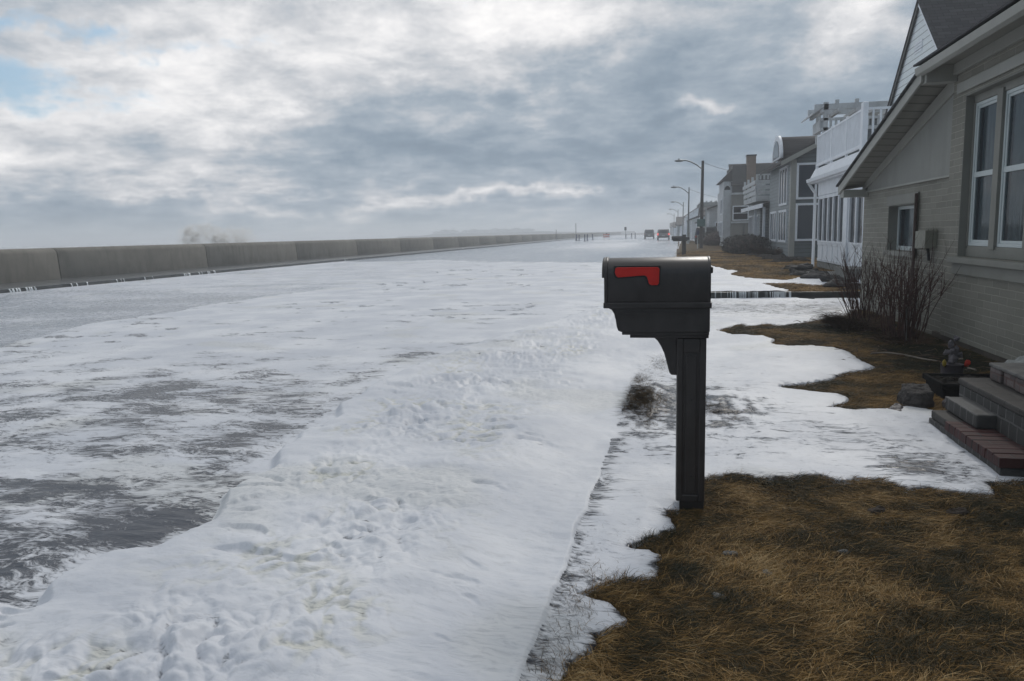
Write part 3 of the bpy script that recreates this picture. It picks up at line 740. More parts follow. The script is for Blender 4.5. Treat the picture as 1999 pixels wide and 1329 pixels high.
# door hood at the street end, back cap with its knob
d = MB(); A2 = arch(W+.005, mp(1290, 590)[1], mp(1290, 537)[1], mp(1290, 501)[1]); d.prism(A2, mp(1180.5, 640)[0]-.001, x0+.012, 'x', True); mbuild(d, 'door', bevel=.004)
d = MB(); A2 = arch(W+.004, mp(1290, 541)[1], mp(1290, 536)[1], mp(1290, 501.5)[1]); d.prism(A2, mp(1176, 640)[0], mp(1181.5, 640)[0], 'x', True); mbuild(d, 'door_hood', bevel=.003)
d = MB(); A2 = arch(W+.003, mp(1290, 596)[1], mp(1290, 537)[1], mp(1290, 502)[1]); d.prism(A2, x1-.006, mp(1386.5, 640)[0], 'x', True); mbuild(d, 'rear_door', bevel=.005)
d = MB(); a = mp(1385, 522); c = mp(1394, 535); d.box(a[0], c[0], -.03, .03, c[1], a[1]); mbuild(d, 'door_handle', bevel=.006)
# flange
d = MB(); a = mp(1178.5, 590); c = mp(1389, 600.5); d.box(a[0], c[0], -W-.012, W+.012, c[1], a[1]); mbuild(d, 'flange', bevel=.004)
# newspaper compartment
low = mpoly([(1186, 600.6), (1194, 604), (1199, 612), (1202, 624), (1204, 637), (1207, 645), (1213, 647.5), (1385.5, 647.5), (1386, 600.6)])
d = MB(); d.prism(low, -W+.004, W-.004, 'y'); mbuild(d, 'newspaper_box', bevel=.003)
d = MB(); a = mp(1214, 647.4); c = mp(1384.5, 654.5); d.box(a[0], c[0], -W+.016, W-.016, c[1], a[1]); a = mp(1229.5, 654); c = mp(1384, 661); d.box(a[0], c[0], -W+.028, W-.028, c[1], a[1]); mbuild(d, 'stepped_base', bevel=.0035)
# raised mouldings on the compartment side
d = MB()
d.prism(mpoly([(1214, 610), (1360, 609), (1360, 611.5), (1214, 612.5)]), -W-.0005, -W+.006, 'y'); mbuild(d, 'moulding', bevel=.001)
# brace
br_ = mpoly([(1275, 660.8), (1283, 668), (1290, 679), (1296, 692), (1300, 706), (1303.5, 720), (1306.5, 731), (1310.5, 736), (1323, 736.5), (1323, 660.8)])
d = MB(); d.prism(br_, -.045, .045, 'y'); mbuild(d, 'brace', bevel=.005)
# post: shell with recessed panel and a narrower foot
d = MB(); pw = (mp(1322, 640)[0], mp(1380.5, 640)[0]); zb, zt = mp(1290, 981)[1], mp(1290, 661.2)[1]; hd = .072
# core and stiles (front and back alike)
d.box(pw[0], pw[1], -hd+.010, hd-.010, zb, zt)
for sy in (-1, 1):
    y_a, y_b = (-hd, -hd+.012) if sy < 0 else (hd-.012, hd)
    d.box(pw[0]+.0015, pw[0]+.030, y_a, y_b, zb+.002, zt-.002); d.box(pw[1]-.030, pw[1]-.0015, y_a, y_b, zb+.002, zt-.002)
    d.box(pw[0]+.0305, pw[1]-.0305, y_a, y_b, zb+.002, zb+.034); d.box(pw[0]+.0305, pw[1]-.0305, y_a, y_b, zt-.07, zt-.002)
mbuild(d, 'post', bevel=.004)
d = MB(); d.box(pw[0]+.044, pw[1]-.044, -hd+.003, hd-.003, zb+.046, zt-.084); mbuild(d, 'post_panel', bevel=.003)
for zz_ in (mp(1340, 783)[1], mp(1340, 932)[1]):
    d = MB(); d.tube([(pw[0]+.073, -hd-.0005, zz_), (pw[0]+.073, -hd+.006, zz_)], .004, 8); mbuild(d, 'screw', m_black, bevel=0)
d = MB(); d.box(pw[0]+.018, pw[1]-.003, -hd+.016, hd-.016, -.08, zb+.001); mbuild(d, 'post_foot', bevel=.002)
# flag (lowered) in its recess
fl = mpoly([(1202, 523.5), (1205.5, 521.3), (1284, 520.8), (1287.5, 524), (1286.5, 552), (1283.5, 555.8), (1271, 555.8), (1267, 553), (1263.5, 540), (1259, 536.8), (1207, 541), (1203, 537.5), (1201, 531)])
rec = mpoly([(1198.5, 518.5), (1289.5, 517.5), (1289.8, 554), (1286, 558.6), (1268, 558.6), (1263.5, 554), (1260, 542), (1256, 540.2), (1206, 544), (1200, 541), (1198, 532)])
d = MB(); d.prism(rec, -W-.0012, -W+.004, 'y'); mbuild(d, 'flag_recess', m_black, bevel=.0008)
d = MB(); d.prism(fl, -W-.009, -W-.0014, 'y'); mbuild(d, 'flag', m_flag, bevel=.002)

# second mailbox far down the kerb
p = gz(1332, 501); mb2 = thing('mailbox', (p[0], p[1], 0), 'small black mailbox on a dark post far down the kerb, behind the near mailbox', 'mailbox')
X0, Y0 = p[0], p[1]
MB().prism([(Y0-.12+.0*k, 0) for k in ()] or [(Y0-.14, .88), (Y0-.14, 1.02), (Y0-.08, 1.09), (Y0+.08, 1.09), (Y0+.14, 1.02), (Y0+.14, .88)], X0-.56, X0+.02, 'x').build('body', m_mbox, mb2, .01)
MB().box(X0-.50, X0+.26, Y0-.10, Y0+.10, .82, .878).build('support', m_mbox, mb2, .01)
MB().box(X0-.02, X0+.18, Y0-.155, Y0+.155, -.05, 1.16).build('post', m_pole, mb2, .015)
MB().box(X0+.181, X0+.36, Y0-.10, Y0+.10, .879, 1.03).build('newspaper_box', m_mbox, mb2, .01)

# ------------------------------------------------------------------ near brick house
nh = thing('brick_house', (3.2, 8, 0), 'near house of sage green painted brick with white windows and a sloping side wing', 'house')
XW = 3.2; YF = 14.0; YM = 9.85; YN = 3.0; ZB = .10
# main block wall around the window opening (Y 5.6-9.43, Z 1.03-2.77)
OY0, OY1, OZ0, OZ1 = 6.38, 9.47, 1.03, 2.78
mw = MB()
mw.box(XW, XW+.32, OY1, YM, ZB, 3.3); mw.box(XW, XW+.32, YN, OY0, ZB, 3.3)
mw.box(XW, XW+.32, OY0, OY1, ZB, OZ0); mw.box(XW, XW+.32, OY0, OY1, OZ1, 3.3)
mw.box(XW+.32, XW+6, YM-.02, YM, ZB, 3.3)
wallm = mw.build('wall', m_brick, nh)
# wing wall, set back 6 cm, with small window opening (Y 11.25-12.5, Z 1.03-1.69)
WX = XW+.06
SY0, SY1, SZ0, SZ1 = 11.22, 12.52, 1.03, 1.68
ww = MB(); ww.box(WX, WX+.25, SY1, YF, ZB-.08, 1.96); ww.box(WX, WX+.25, YM+.002, SY0, ZB-.08, 1.96); ww.box(WX, WX+.25, SY0, SY1, ZB-.08, SZ0); ww.box(WX, WX+.25, SY0, SY1, SZ1, 1.96)
ww.box(WX+.25, WX+5, YF-.2, YF, 0, 1.96)
ww.build('wing_wall', m_brick, nh)
# stucco triangle above
MB().prism([(YM+.002, 1.963), (YF, 1.963), (YF, 2.03), (YM+.002, 3.1)], WX-.02, WX+.25, 'x').build('gable_panel', m_stucco, nh)
MB().box(WX-.045, WX-.001, YM+.003, YF-.03, 1.935, 1.960).build('drip_ledge', m_sagetrim, nh)
# foundation
MB().box(XW+.015, XW+.3, YN, 10.2, -.3, ZB-.004).build('foundation', m_found, nh)
# pilaster border plus frieze on main block
tf = MB(); tf.box(XW-.05, XW-.002, YN, YM+.01, 3.045, 3.163); tf.build('frieze', m_sagetrim, nh, .004)
tf = MB(); tf.box(XW-.03, XW-.002, OY0-.2, YM-.18, 2.82, 2.93); tf.build('window_head', m_sagetrim, nh, .004)
tf = MB(); tf.box(XW-.08, XW+.28, OY0-.1, OY1+.08, .965, OZ0-.002); tf.box(XW-.03, XW-.002, OY0-.1, OY1+.06, .84, .962)
tf.build('window_sill', m_sage, nh, .006)
rv = MB(); rv.box(XW+.001, XW+.26, OY1-.015, OY1-.001, OZ0, OZ1-.016); rv.box(XW+.001, XW+.26, OY0, OY1-.001, OZ1-.014, OZ1-.001)
rv.build('window_reveal', m_sage, nh)
# roof of the main block: fascia/gutter, soffit, shingles
e_ = 2.87
MB().box(e_, XW+.1, YN, YM+.10, 3.165, 3.185).build('soffit', m_soffit, nh)
g_ = MB(); g_.prism([(e_-.02, 3.07), (e_-.06, 3.09), (e_-.075, 3.165), (e_-.02, 3.18)], YN, YM+.08, 'y'); g_.box(e_-.018, e_, YN, YM+.08, 3.07, 3.19)
g_.build('gutter', m_sagetrim, nh, .004)
MB().slab((e_-.085, YN, 3.192), (e_-.085, YM+.10, 3.192), (XW+3.0, YM+.10, 3.19+.62), (XW+3.0, YN, 3.19+.62), (0, 0, .022)).build('roof', m_shingle, nh)
# box end under the main eave
MB().box(e_+.005, XW-.003, YM-.10, YM+.08, 2.98, 3.163).build('eave_return', m_sagetrim, nh, .003)
# wing rake: board against wall, soffit, outer fascia, shingles; slope from (YM+.05, 3.05) to (YF+.1, 1.97)
ra = (YM+.02, 3.05); rb = (YF-.02, 1.97)
MB().prism([(ra[0], ra[1]-.16), (rb[0]-.04, rb[1]-.01), (rb[0]-.04, rb[1]+.09), (ra[0], ra[1]+.02)], WX-.05, WX-.022, 'x').build('rake_frieze', m_sagetrim, nh, .003)
MB().slab((e_, ra[0]+.1, ra[1]-.01), (e_, rb[0], rb[1]+.02), (WX-.021, rb[0], rb[1]+.02+.05), (WX-.021, ra[0]+.1, ra[1]+.04), (0, 0, .02)).build('rake_soffit', m_soffit, nh)
rk = MB(); rk.prism([(ra[0]-.05, ra[1]-.05), (rb[0]+.02, rb[1]-.05), (rb[0]+.02, rb[1]+.08), (ra[0]-.05, ra[1]+.08)], e_-.03, e_-.001, 'x'); rk.build('rake_board', m_sagetrim, nh, .003)
MB().slab((e_-.06, ra[0]-.05, ra[1]+.085), (e_-.06, rb[0]+.06, rb[1]+.085), (WX+5, rb[0]+.06, rb[1]+.095), (WX+5, ra[0]-.05, ra[1]+.095), (0, 0, .022)).build('wing_roof', m_shingle, nh)
MB().box(e_+.002, WX-.003, rb[0]-.26, rb[0], rb[1]-.10, rb[1]+.018).build('eave_box', m_sagetrim, nh, .003)
# windows
def hung_window(par, X, ya, yb, za, zb, fr=.05, mid=True, curtain=True, frame=m_winframe, glass=m_glassclear):
    f = MB(); t_ = .045
    f.box(X, X+t_, ya, ya+fr, za, zb); f.box(X, X+t_, yb-fr, yb, za, zb)
    f.box(X, X+t_, ya+fr, yb-fr, za, za+fr); f.box(X, X+t_, ya+fr, yb-fr, zb-fr, zb)
    fo_ = f.build('window', frame, par, .004)
    zm = (za+zb)/2
    s_ = MB(); s_.box(X+.006, X+t_+.01, ya+fr, yb-fr, zm-.028, zm+.028)
    for (a, b2) in ((za+fr, zm-.028), (zm+.028, zb-fr)):
        s_.box(X+.012, X+.04, ya+fr, ya+fr+.03, a, b2); s_.box(X+.012, X+.04, yb-fr-.03, yb-fr, a, b2)
    s_.box(X+.012, X+.04, ya+fr+.03, yb-fr-.03, zb-fr-.03, zb-fr); s_.box(X+.012, X+.04, ya+fr+.03, yb-fr-.03, za+fr, za+fr+.03)
    s_.build('sash', frame, fo_, .003)
    MB().box(X+.022, X+.028, ya+fr+.03, yb-fr-.03, za+fr+.03, zb-fr-.03).build('pane', glass, fo_)
    return fo_
xg = XW+.09
wins = [(8.80, 9.42), (8.02, 8.66), (7.24, 7.88), (6.46, 7.10)]
for ya, yb in wins:
    wf = hung_window(nh, xg, ya, yb, 1.15, 2.68, .035)
    cu = MB()
    for (ca, cb) in ((yb-.36, yb-.06),):       # curtain drawn on the far side of each window
        n_ = 16; pts = []
        for k in range(n_+1):
            yy_ = ca+(cb-ca)*k/n_; xx = xg+.07+.022*math.sin(k*2.1)+.008*math.sin(k*5)
            pts += [(xx, yy_, 1.1), (xx, yy_, 2.72)]
        cu.add(pts, [(2*k, 2*k+1, 2*k+3, 2*k+2) for k in range(n_)], True)
    cu.add([(xg+.10, ya+.03, 1.15), (xg+.10, yb-.03, 1.15), (xg+.10, yb-.03, 1.95), (xg+.10, ya+.03, 1.95)], [(0, 1, 2, 3)])
    cu.build('curtain', m_curtain, nh)
mu = MB()
for k in range(3): mu.box(xg-.03, xg+.05, wins[k+1][1]+.002, wins[k][0]-.002, 1.12, 2.72)
mu.box(xg-.01, xg+.05, 9.422, OY1-.016, 1.12, 2.72); mu.box(xg-.01, xg+.05, OY0, OY1-.016, 1.032, 1.148); mu.box(xg-.01, xg+.05, OY0, OY1-.016, 2.682, OZ1-.016)
mu.build('mullion', m_sage, nh, .003)
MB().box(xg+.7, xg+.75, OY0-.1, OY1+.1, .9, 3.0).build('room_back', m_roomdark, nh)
# small window
wf = MB(); xs = WX+.13
rv = MB(); rv.box(WX+.001, xs+.03, SY1-.012, SY1-.001, SZ0, SZ1); rv.box(WX+.001, xs+.03, SY0+.001, SY1-.012, SZ1-.012, SZ1-.001); rv.build('small_window_reveal', m_sage, nh)
tf = MB(); tf.box(WX-.025, WX-.002, SY0-.14, SY1+.02, SZ1+.0, SZ1+.14); tf.box(WX-.025, WX-.002, SY0-.14, SY0-.002, SZ0-.05, SZ1-.002); tf.box(WX-.05, WX+.12, SY0-.14, SY1+.02, SZ0-.07, SZ0-.002); tf.build('small_window_trim', m_sage, nh, .003)
f = MB(); f.box(xs, xs+.04, SY0+.002, SY0+.04, SZ0, SZ1-.014); f.box(xs, xs+.04, SY1-.06, SY1-.014, SZ0, SZ1-.014); f.box(xs, xs+.04, SY0+.04, SY1-.06, SZ0, SZ0+.06); f.box(xs, xs+.04, SY0+.04, SY1-.06, SZ1-.06, SZ1-.014)
f.box(xs, xs+.03, 11.72, 11.76, SZ0+.06, SZ1-.06)
w2 = f.build('window', m_winframe, nh, .003); MB().box(xs+.018, xs+.024, SY0+.04, SY1-.06, SZ0+.06, SZ1-.06).build('pane', m_glassclear, w2)
MB().box(xs+.10, xs+.12, SY0, SY1, SZ0, SZ1).build('curtain', m_curtain, nh)
# conduit pipe and utility box
pp = MB(); pp.tube([(WX-.05, 11.05, .25), (WX-.05, 11.05, 1.80)], .022, 8); pp.tube([(WX-.05, 11.05, .26), (WX-.05, 11.5, .22), (WX-.02, 12.6, .24)], .014, 6)
pp.build('conduit', mat('rusty_pipe', (.09, .065, .055), .6, .4, 9, .3), nh)
ub = MB(); ub.box(WX-.14, WX-.002, 10.32, 10.60, 1.10, 1.32); ub.box(WX-.115, WX-.002, 10.62, 10.80, 1.09, 1.31)
for k in range(4): ub.box(WX-.12+.03*k, WX-.105+.03*k, 10.30, 10.319, 1.30, 1.345)
ub.build('utility_box', mat('meter_box_grey', (.20, .20, .16), .5, .15, 8, .1), nh, .012)
MB().tube([(WX-.06, 10.46, 1.10), (WX-.05, 10.46, 1.03), (WX-.03, 10.5, .95)], .018, 8).build('cable', m_black, nh)

# ------------------------------------------------------------------ entrance steps
st = thing('brick_steps', (2.0, 5.1, 0), 'worn brick and block steps climbing to the near house, their foot in the foam', 'steps')
MB().box(1.80, 3.19, 4.50, 5.68, -.12, .062).build('lower_step', m_blockface, st, .008)
tb = MB(); y_ = 4.49
while y_ < 5.3: tb.box(1.785+.008*rng.random(), 2.009, y_, y_+.088, .064, .120+.005*rng.random()); y_ += .095
tb.box(1.79, 1.80, 4.5, 5.3, .063, .11); tb.build('red_tread', m_redbrick, st, .006)
MB().box(1.81, 2.6, 5.303, 5.67, .064, .118).build('bare_tread', m_blocktop, st, .01)
MB().box(1.895, 3.18, 5.12, 5.665, .124, .215).build('middle_step', m_blockface, st, .012)
MB().box(2.01, 3.17, 3.9, 5.76, .0, .285).build('landing_base', m_blockface, st, .008)
MB().box(2.00, 3.175, 3.9, 5.765, .287, .332).build('landing', m_blocktop, st, .012)
for k in range(9):
    y_ = 5.70-.2*k; MB().box(2.175+.012*rng.normal()*.3, 2.5, y_-.178, y_, .334, .425).build('riser_brick', m_paintbrick, st, .012)
MB().box(2.16, 3.16, 3.9, 5.69, .427, .452).build('upper_tread', mat('chipped_white_slab', (.13, .127, .12), .8, .3, 9, .4, 30, .008), st, .008)
MB().box(2.35, 3.17, 3.9, 5.50, .454, .50).build('threshold', m_redbrick, st, .008)

def rock(name, pts, z0, z1, m, label, cat='stone', tilt=(0, 0), seed=1):
    rr = random.Random(seed); cx_ = sum(p[0] for p in pts)/len(pts); cy_ = sum(p[1] for p in pts)/len(pts)
    mb = MB(); n = len(pts); vs = []
    for z, k in ((z0, 1.0), (z0+(z1-z0)*.55, 1.03), (z1, .86)):
        for (x, y) in pts:
            xx = cx_+(x-cx_)*k+rr.uniform(-.008, .008); yy_ = cy_+(y-cy_)*k+rr.uniform(-.008, .008)
            vs.append((xx, yy_, z+tilt[0]*(xx-cx_)*(z > z0)+tilt[1]*(yy_-cy_)*(z > z0)+rr.uniform(-.004, .006)*(z > z0)))
    vs.append((cx_, cy_, z1+.008))
    fs = [(i+n*j, (i+1) % n+n*j, (i+1) % n+n*(j+1), i+n*(j+1)) for j in range(2) for i in range(n)]+[(2*n+i, 2*n+(i+1) % n, 3*n) for i in range(n)]
    mb.add(vs, fs); o = mb.build(name, m, None, .006); tag(o, label, cat)
    sb = o.modifiers.new('subdivision', 'SUBSURF'); sb.subdivision_type = 'SIMPLE'; sb.levels = 4; sb.render_levels = 4
    tx = bpy.data.textures.new('rock_clouds', 'CLOUDS'); tx.noise_scale = .07; tx.noise_depth = 4
    dm = o.modifiers.new('displace', 'DISPLACE'); dm.texture = tx; dm.strength = .045; dm.mid_level = .5
    return o
rock('field_stone', [(1.79, 6.22), (1.90, 6.14), (2.00, 6.20), (2.02, 6.42), (1.93, 6.50), (1.81, 6.44)], -.03, .14, m_stone, 'squarish field stone with pale flat top between the dry grass and the steps', 'stone', (.05, .1), 3)
rock('slate', [(1.58, 5.92), (1.68, 5.90), (1.77, 6.14), (1.74, 6.2), (1.64, 6.12)], -.02, .022, m_slate, 'thin broken slab lying at the edge of the foam beside the field stone', 'slab', (.16, .12), 5)
rock('cobble', [(2.28, 5.80), (2.36, 5.74), (2.46, 5.78), (2.48, 5.90), (2.40, 5.98), (2.30, 5.92)], .30, .42, mat('pale_rock', (.24, .25, .24), .8, .2, 8, .5), 'pale pointed rock on the back of the landing of the steps', 'rock', (.5, 0), 8)
rock('paver', [(2.05, 6.02), (2.22, 5.98), (2.24, 6.2), (2.06, 6.24)], -.02, .10, m_slate, 'flat dark brick between the field stone and the landing', 'brick', (0, 0), 9)
# planter
pl = thing('planter_trough', (2.55, 6.9, 0), 'long black planter trough against the foundation beside the steps', 'planter')
m_trough = mat('dusty_black_plastic', (.012, .012, .012), .85, .4, 8, .3, spec=.1)
tp = MB(); tp.box(2.16, 2.95, 6.50, 6.95, -.02, .118); tp.build('trough', m_trough, pl, .02)
rm = MB(); rm.box(2.14, 2.97, 6.48, 6.51, .10, .145); rm.box(2.14, 2.97, 6.94, 6.97, .10, .145); rm.box(2.14, 2.17, 6.512, 6.938, .10, .145); rm.box(2.94, 2.97, 6.512, 6.938, .10, .145); rm.build('rim', m_trough, pl, .006)
sl2 = MB(); [sl2.blobm((rng.uniform(2.2, 2.9), rng.uniform(6.55, 6.9), .115), (.05, .05, .025), 200+k, 7, 5, .6) for k in range(40)]; sl2.build('soil', bpy.data.materials['dark_mulch'] if 'dark_mulch' in bpy.data.materials else mat('potting_soil', (.022, .018, .014), .95, .4, 12, .8, 40, .02), pl)
# flower pot
fp = gz(1845, 712, .17); fp = np.array([2.42, 7.12, .02])
pot = thing('flower_pot', tuple(fp), 'small grey figure pot with a yellow and a red bloom behind the black planter', 'flower pot')
pm = MB(); pm.tube([(fp[0], fp[1], .0), (fp[0], fp[1], .1), (fp[0], fp[1], .2)], [.06, .085, .09], 12); pm.build('pot', mat('dusty_pot', (.09, .08, .09), .8, .3), pot)
pm = MB()
for k, (dx, dz, r) in enumerate(((0, .24, .045), (.01, .31, .035), (-.02, .37, .028), (.02, .42, .02), (-.05, .30, .02), (.06, .28, .02))): pm.blobm((fp[0]+dx, fp[1], dz), (r, r, r*1.1), k, 10, 7, .5)
pm.build('dried_plant', mat('grey_dried_plant', (.13, .12, .13), .9, .3, 30), pot)
pm = MB(); pm.blobm((fp[0]-.09, fp[1]-.08, .22), (.018, .018, .028), 2, 12, 8, .25); pm.build('yellow_bloom', mat('yellow_petal', (.30, .22, .03), .5), pot)
pm = MB(); pm.blobm((fp[0]+.09, fp[1]-.08, .22), (.021, .018, .028), 4, 12, 8, .25); pm.build('red_bloom', mat('red_petal', (.38, .03, .015), .5), pot)
for dx in (-.09, .09): MB().tube([(fp[0]+dx*.4, fp[1], .15), (fp[0]+dx, fp[1]-.08, .20)], .006, 5).build('stem', m_twig, pot)

# ------------------------------------------------------------------ bare shrub and sticks
def twig(mb, p, d, L, r, depth, rr):
    pts = [Vector(p)]; d = Vector(d).normalized(); n = 5
    for i in range(n):
        d = (d+Vector((rr.gauss(0, .10), rr.gauss(0, .10), rr.gauss(.03, .06)))).normalized(); pts.append(pts[-1]+d*(L/n))
    mb.tube(pts, [r*(1-.75*i/n) for i in range(n+1)], 4, False)
    if depth > 0:
        for _ in range(rr.randint(1, 3)):
            k = rr.randint(2, n-1); dd = (d+Vector((rr.gauss(0, .45), rr.gauss(0, .45), rr.uniform(0, .3)))).normalized()
            twig(mb, pts[k], dd, L*rr.uniform(.3, .5), r*.55, depth-1, rr)
def shrub(loc, n, spread, h, label, seed, grass=True, lean=0.0):
    rr = random.Random(seed); t_ = thing('bare_shrub', loc, label, 'shrub'); mb = MB()
    for k in range(n):
        a = rr.uniform(0, 6.28); q = rr.random()**.6
        p = (loc[0]+math.cos(a)*spread[0]*.35*q, loc[1]+math.sin(a)*spread[1]*.5*q, loc[2]-.02)
        d = (math.cos(a)*.24*q+lean, math.sin(a)*.45*q, 1.0)
        twig(mb, p, d, h*rr.uniform(.6, 1.12), .0062*rr.uniform(.7, 1.3), 2, rr)
    mb.build('stems', m_twig, t_)
    return t_
s1 = shrub((2.78, 9.85, .06), 80, (.50, .9), 1.02, 'tall bare twiggy shrub against the sage brick wall under the utility box', 5)
s2 = shrub((2.66, 11.2, .05), 60, (.5, 1.0), 1.0, 'bare twiggy shrub farther along the wall under the small window, dead grass at its foot', 9, lean=-.12)
def tuft(par, c, r, h, n, seed, m, name='dead_grass'):
    rr = np.random.default_rng(seed); a = rr.uniform(0, 6.28, n); q = rr.random(n)**.6
    px = c[0]+np.cos(a)*r[0]*q; py = c[1]+np.sin(a)*r[1]*q
    V, Q, T = blades(px, py, rr.uniform(.5, 1.1, n)*h, np.full(n, h*.035+.002), a+rr.normal(0, .5, n), rr.uniform(.55, .98, n), np.clip(rr.normal(.42, .16, n), 0, 1), np.full(n, c[2]), .5)
    o = np_mesh(name, V-np.array(parent_origin(par)), Q, m, False, dict(tone=T)); o.parent = par; return o
m_tuft = bpy.data.materials.new('tuft_grass'); m_tuft.use_nodes = True
t = NT(m_tuft.node_tree); b = t.n['Principled BSDF']; b.inputs['Roughness'].default_value = .9
t.put(b.inputs['Base Color'], t.mix(t.attr('tone'), (.022, .013, .008), (.13, .075, .035)))
tuft(s2, (2.52, 11.1, .03), (.28, .5), .34, 1800, 4, m_tuft)
tuft(s1, (2.74, 9.7, .04), (.25, .5), .16, 900, 6, m_tuft)
m_pale = mat('pale_stick', (.20, .17, .14), .8, .3)
for k, (pts, lab) in enumerate((([(1768, 693), (1800, 700), (1830, 704)], 'pale stick lying on the bed in front of the flower pot'), ([(1700, 690), (1730, 688), (1768, 692)], 'crooked pale stick lying on the dark bed below the shrubs'),
        ([(1853, 700), (1880, 700)], 'short pale stick beside the red bloom'), ([(1890, 718), (1905, 722)], 'short pale stick by the foundation left of the steps'))):
    P3 = [tuple(gz(x, y, .09+.01*i)) for i, (x, y) in enumerate(pts)]
    o = MB().tube(P3, [.009, .008, .004][:len(P3)], 6).build('stick', m_pale); tag(o, lab, 'stick')
bs = MB(); q = gz(1766, 665, .05)
bs.tube([q, q+np.array([-.005, 0, .42])], [.022, .018], 7); 
lt = MB()
for k in range(150):
    x_ = rng.normal(2.6, .30); y_ = rng.uniform(6.9, 12.5); a = rng.uniform(0, 3.14); L_ = rng.uniform(.04, .22); z_ = float(zg(np.array(x_), np.array(y_)))+.07*math.exp(-((x_-2.8)/.45)**2)+rng.uniform(.01, .05)
    if x_ > 3.15: continue
    lt.tube([(x_, y_, z_), (x_+L_*.5*math.cos(a), y_+L_*.5*math.sin(a), z_+rng.uniform(-.01, .03)), (x_+L_*math.cos(a+.2), y_+L_*math.sin(a+.2), z_)], [.005, .004, .002], 4, False)
o = lt.build('twig_litter', mat('litter_twigs', (.09, .06, .04), .9, .5, 9)); tag(o, kind='stuff')
stake = bs.build('stake', mat('grey_stake', (.16, .15, .14), .8, .3)); tag(stake, 'short grey wooden stake standing at the foot of the tall shrub', 'stake')
# clods and stones in the lawn
for k, ((x, y), c, lab) in enumerate([((1712, 1003), 'd', 'dark clod in the near lawn, largest, below the tip of the foam tongue'), ((1868, 1006), 'd', 'dark clod in the near lawn below the foot of the steps'),
        ((1648, 1082), 'g', 'dull grey stone half sunk in the middle of the near lawn'), ((1629, 1039), 'w', 'tiny white pebble in the near lawn'), ((1403, 1170), 'g', 'small dark stone in the near lawn, nearest the camera'),
        ((1426, 1085), 'g', 'flat grey stone in the lawn below the mailbox post'), ((1498, 1125), 'g', 'pale grey stone in the lawn right of the mailbox foot')]):
    q = gz(x, y, .0); r = {'d': .035, 'g': .022, 'w': .008}[c]; m = {'d': m_deadgrass if False else mat('soil_clod%d' % k, (.03, .022, .016), .95, .3, 30, .8, 60, .01), 'g': mat('lawn_stone%d' % k, (.10, .10, .095), .8, .2), 'w': mat('white_pebble', (.6, .6, .58), .6)}[c]
    o = MB().blobm((q[0], q[1], q[2]+r*.35), (r*1.4, r, r*.62), k+20, 12, 8, .35).build({'d': 'clod', 'g': 'stone', 'w': 'pebble'}[c], m); tag(o, lab, {'d': 'clod', 'g': 'stone', 'w': 'pebble'}[c])

# ------------------------------------------------------------------ white house with roof deck
wh = thing('white_house', (4.7, 22, 0), 'white house with a railed roof deck over its enclosed porch, next beyond the brick house', 'house')
GX = 4.7
MB().box(GX+.04, GX+3, 17.6, 26.1, -.1, .33).build('foundation', m_conc, wh)
pw_ = MB(); pw_.box(GX+.06, GX+3, 17.65, 26.05, .334, 2.75); pw_.build('wall', m_whited, wh)
def strip_windows(par, ya, yb, za, zb, n):
    f = MB(); f.box(GX, GX+.055, ya, yb, za-.06, za); f.box(GX, GX+.055, ya, yb, zb, zb+.1); w_ = (yb-ya)/n
    for k in range(n+1): f.box(GX-.005, GX+.055, ya+k*w_-.05, ya+k*w_+.05, za, zb)
    for k in range(n): f.box(GX+.012, GX+.05, ya+k*w_+.053, ya+k*w_+.12, za, zb)
    fo_ = f.build('window', m_white, par, .006)
    MB().box(GX+.052, GX+.058, ya+.05, yb-.05, za, zb).build('pane', m_glass, fo_)
    p_ = MB(); p_.box(GX+.02, GX+.058, ya, yb, .34, za-.062)
    for k in range(n*1):
        a = ya+k*w_+.09; b2 = ya+(k+1)*w_-.09; p_.box(GX+.005, GX+.019, ya+k*w_-.05, ya+k*w_+.05, .36, za-.07)
    p_.box(GX+.005, GX+.0195, ya, yb, za-.14, za-.065); p_.box(GX+.005, GX+.0195, ya, yb, .345, .42)
    p_.build('panelling', m_white, par, .004)
strip_windows(wh, 22.3, 25.95, .98, 2.25, 5)
strip_windows(wh, 17.9, 21.75, .98, 2.25, 5)
MB().box(GX-.04, GX+.06, 21.8, 22.25, .334, 2.75).build('pilaster', m_white, wh, .01)
MB().box(GX-.005, GX+.06, 17.7, 26.05, 2.36, 2.75).build('frieze', m_white, wh)
dk_ = MB(); dk_.slab((GX-.20, 17.3, 2.86), (GX-.20, 26.45, 2.86), (GX-.04, 26.45, 3.17), (GX-.04, 17.3, 3.17), (0, 0, .05)); dk_.build('porch_roof', m_white, wh)
gt = MB(); gt.prism([(GX-.21, 2.77), (GX-.28, 2.80), (GX-.30, 2.90), (GX-.21, 2.91)], 17.3, 26.5, 'y'); gt.box(GX-.21, GX+.06, 17.3, 26.4, 2.752, 2.775); gt.build('gutter', m_white, wh)
ds = MB(); ds.tube([(GX-.25, 26.3, 2.78), (GX-.14, 26.28, 2.60), (GX-.05, 26.26, 2.45), (GX-.06, 26.24, .05)], .045, 8); ds.build('downspout', m_white, wh)
MB().box(GX+.02, GX+3, 17.4, 26.3, 3.0, 3.22).build('deck', m_white, wh, .01)
rl = MB(); zb_, zt_ = 3.34, 4.22; posts_y = [20.4, 22.2, 24.1, 26.2]
for i, y_ in enumerate(posts_y):
    s_ = .12 if i == 0 else .055; MB().box(GX-.02-s_/2, GX-.02+s_/2, y_-s_, y_+s_, 3.18, zt_+(.12 if i == 0 else .04)).build('railing_post', m_white, wh, .01)
MB().box(GX+2.2, GX+2.3, 20.35, 20.45, 3.2, zt_+.08).build('railing_post', m_white, wh, .01)
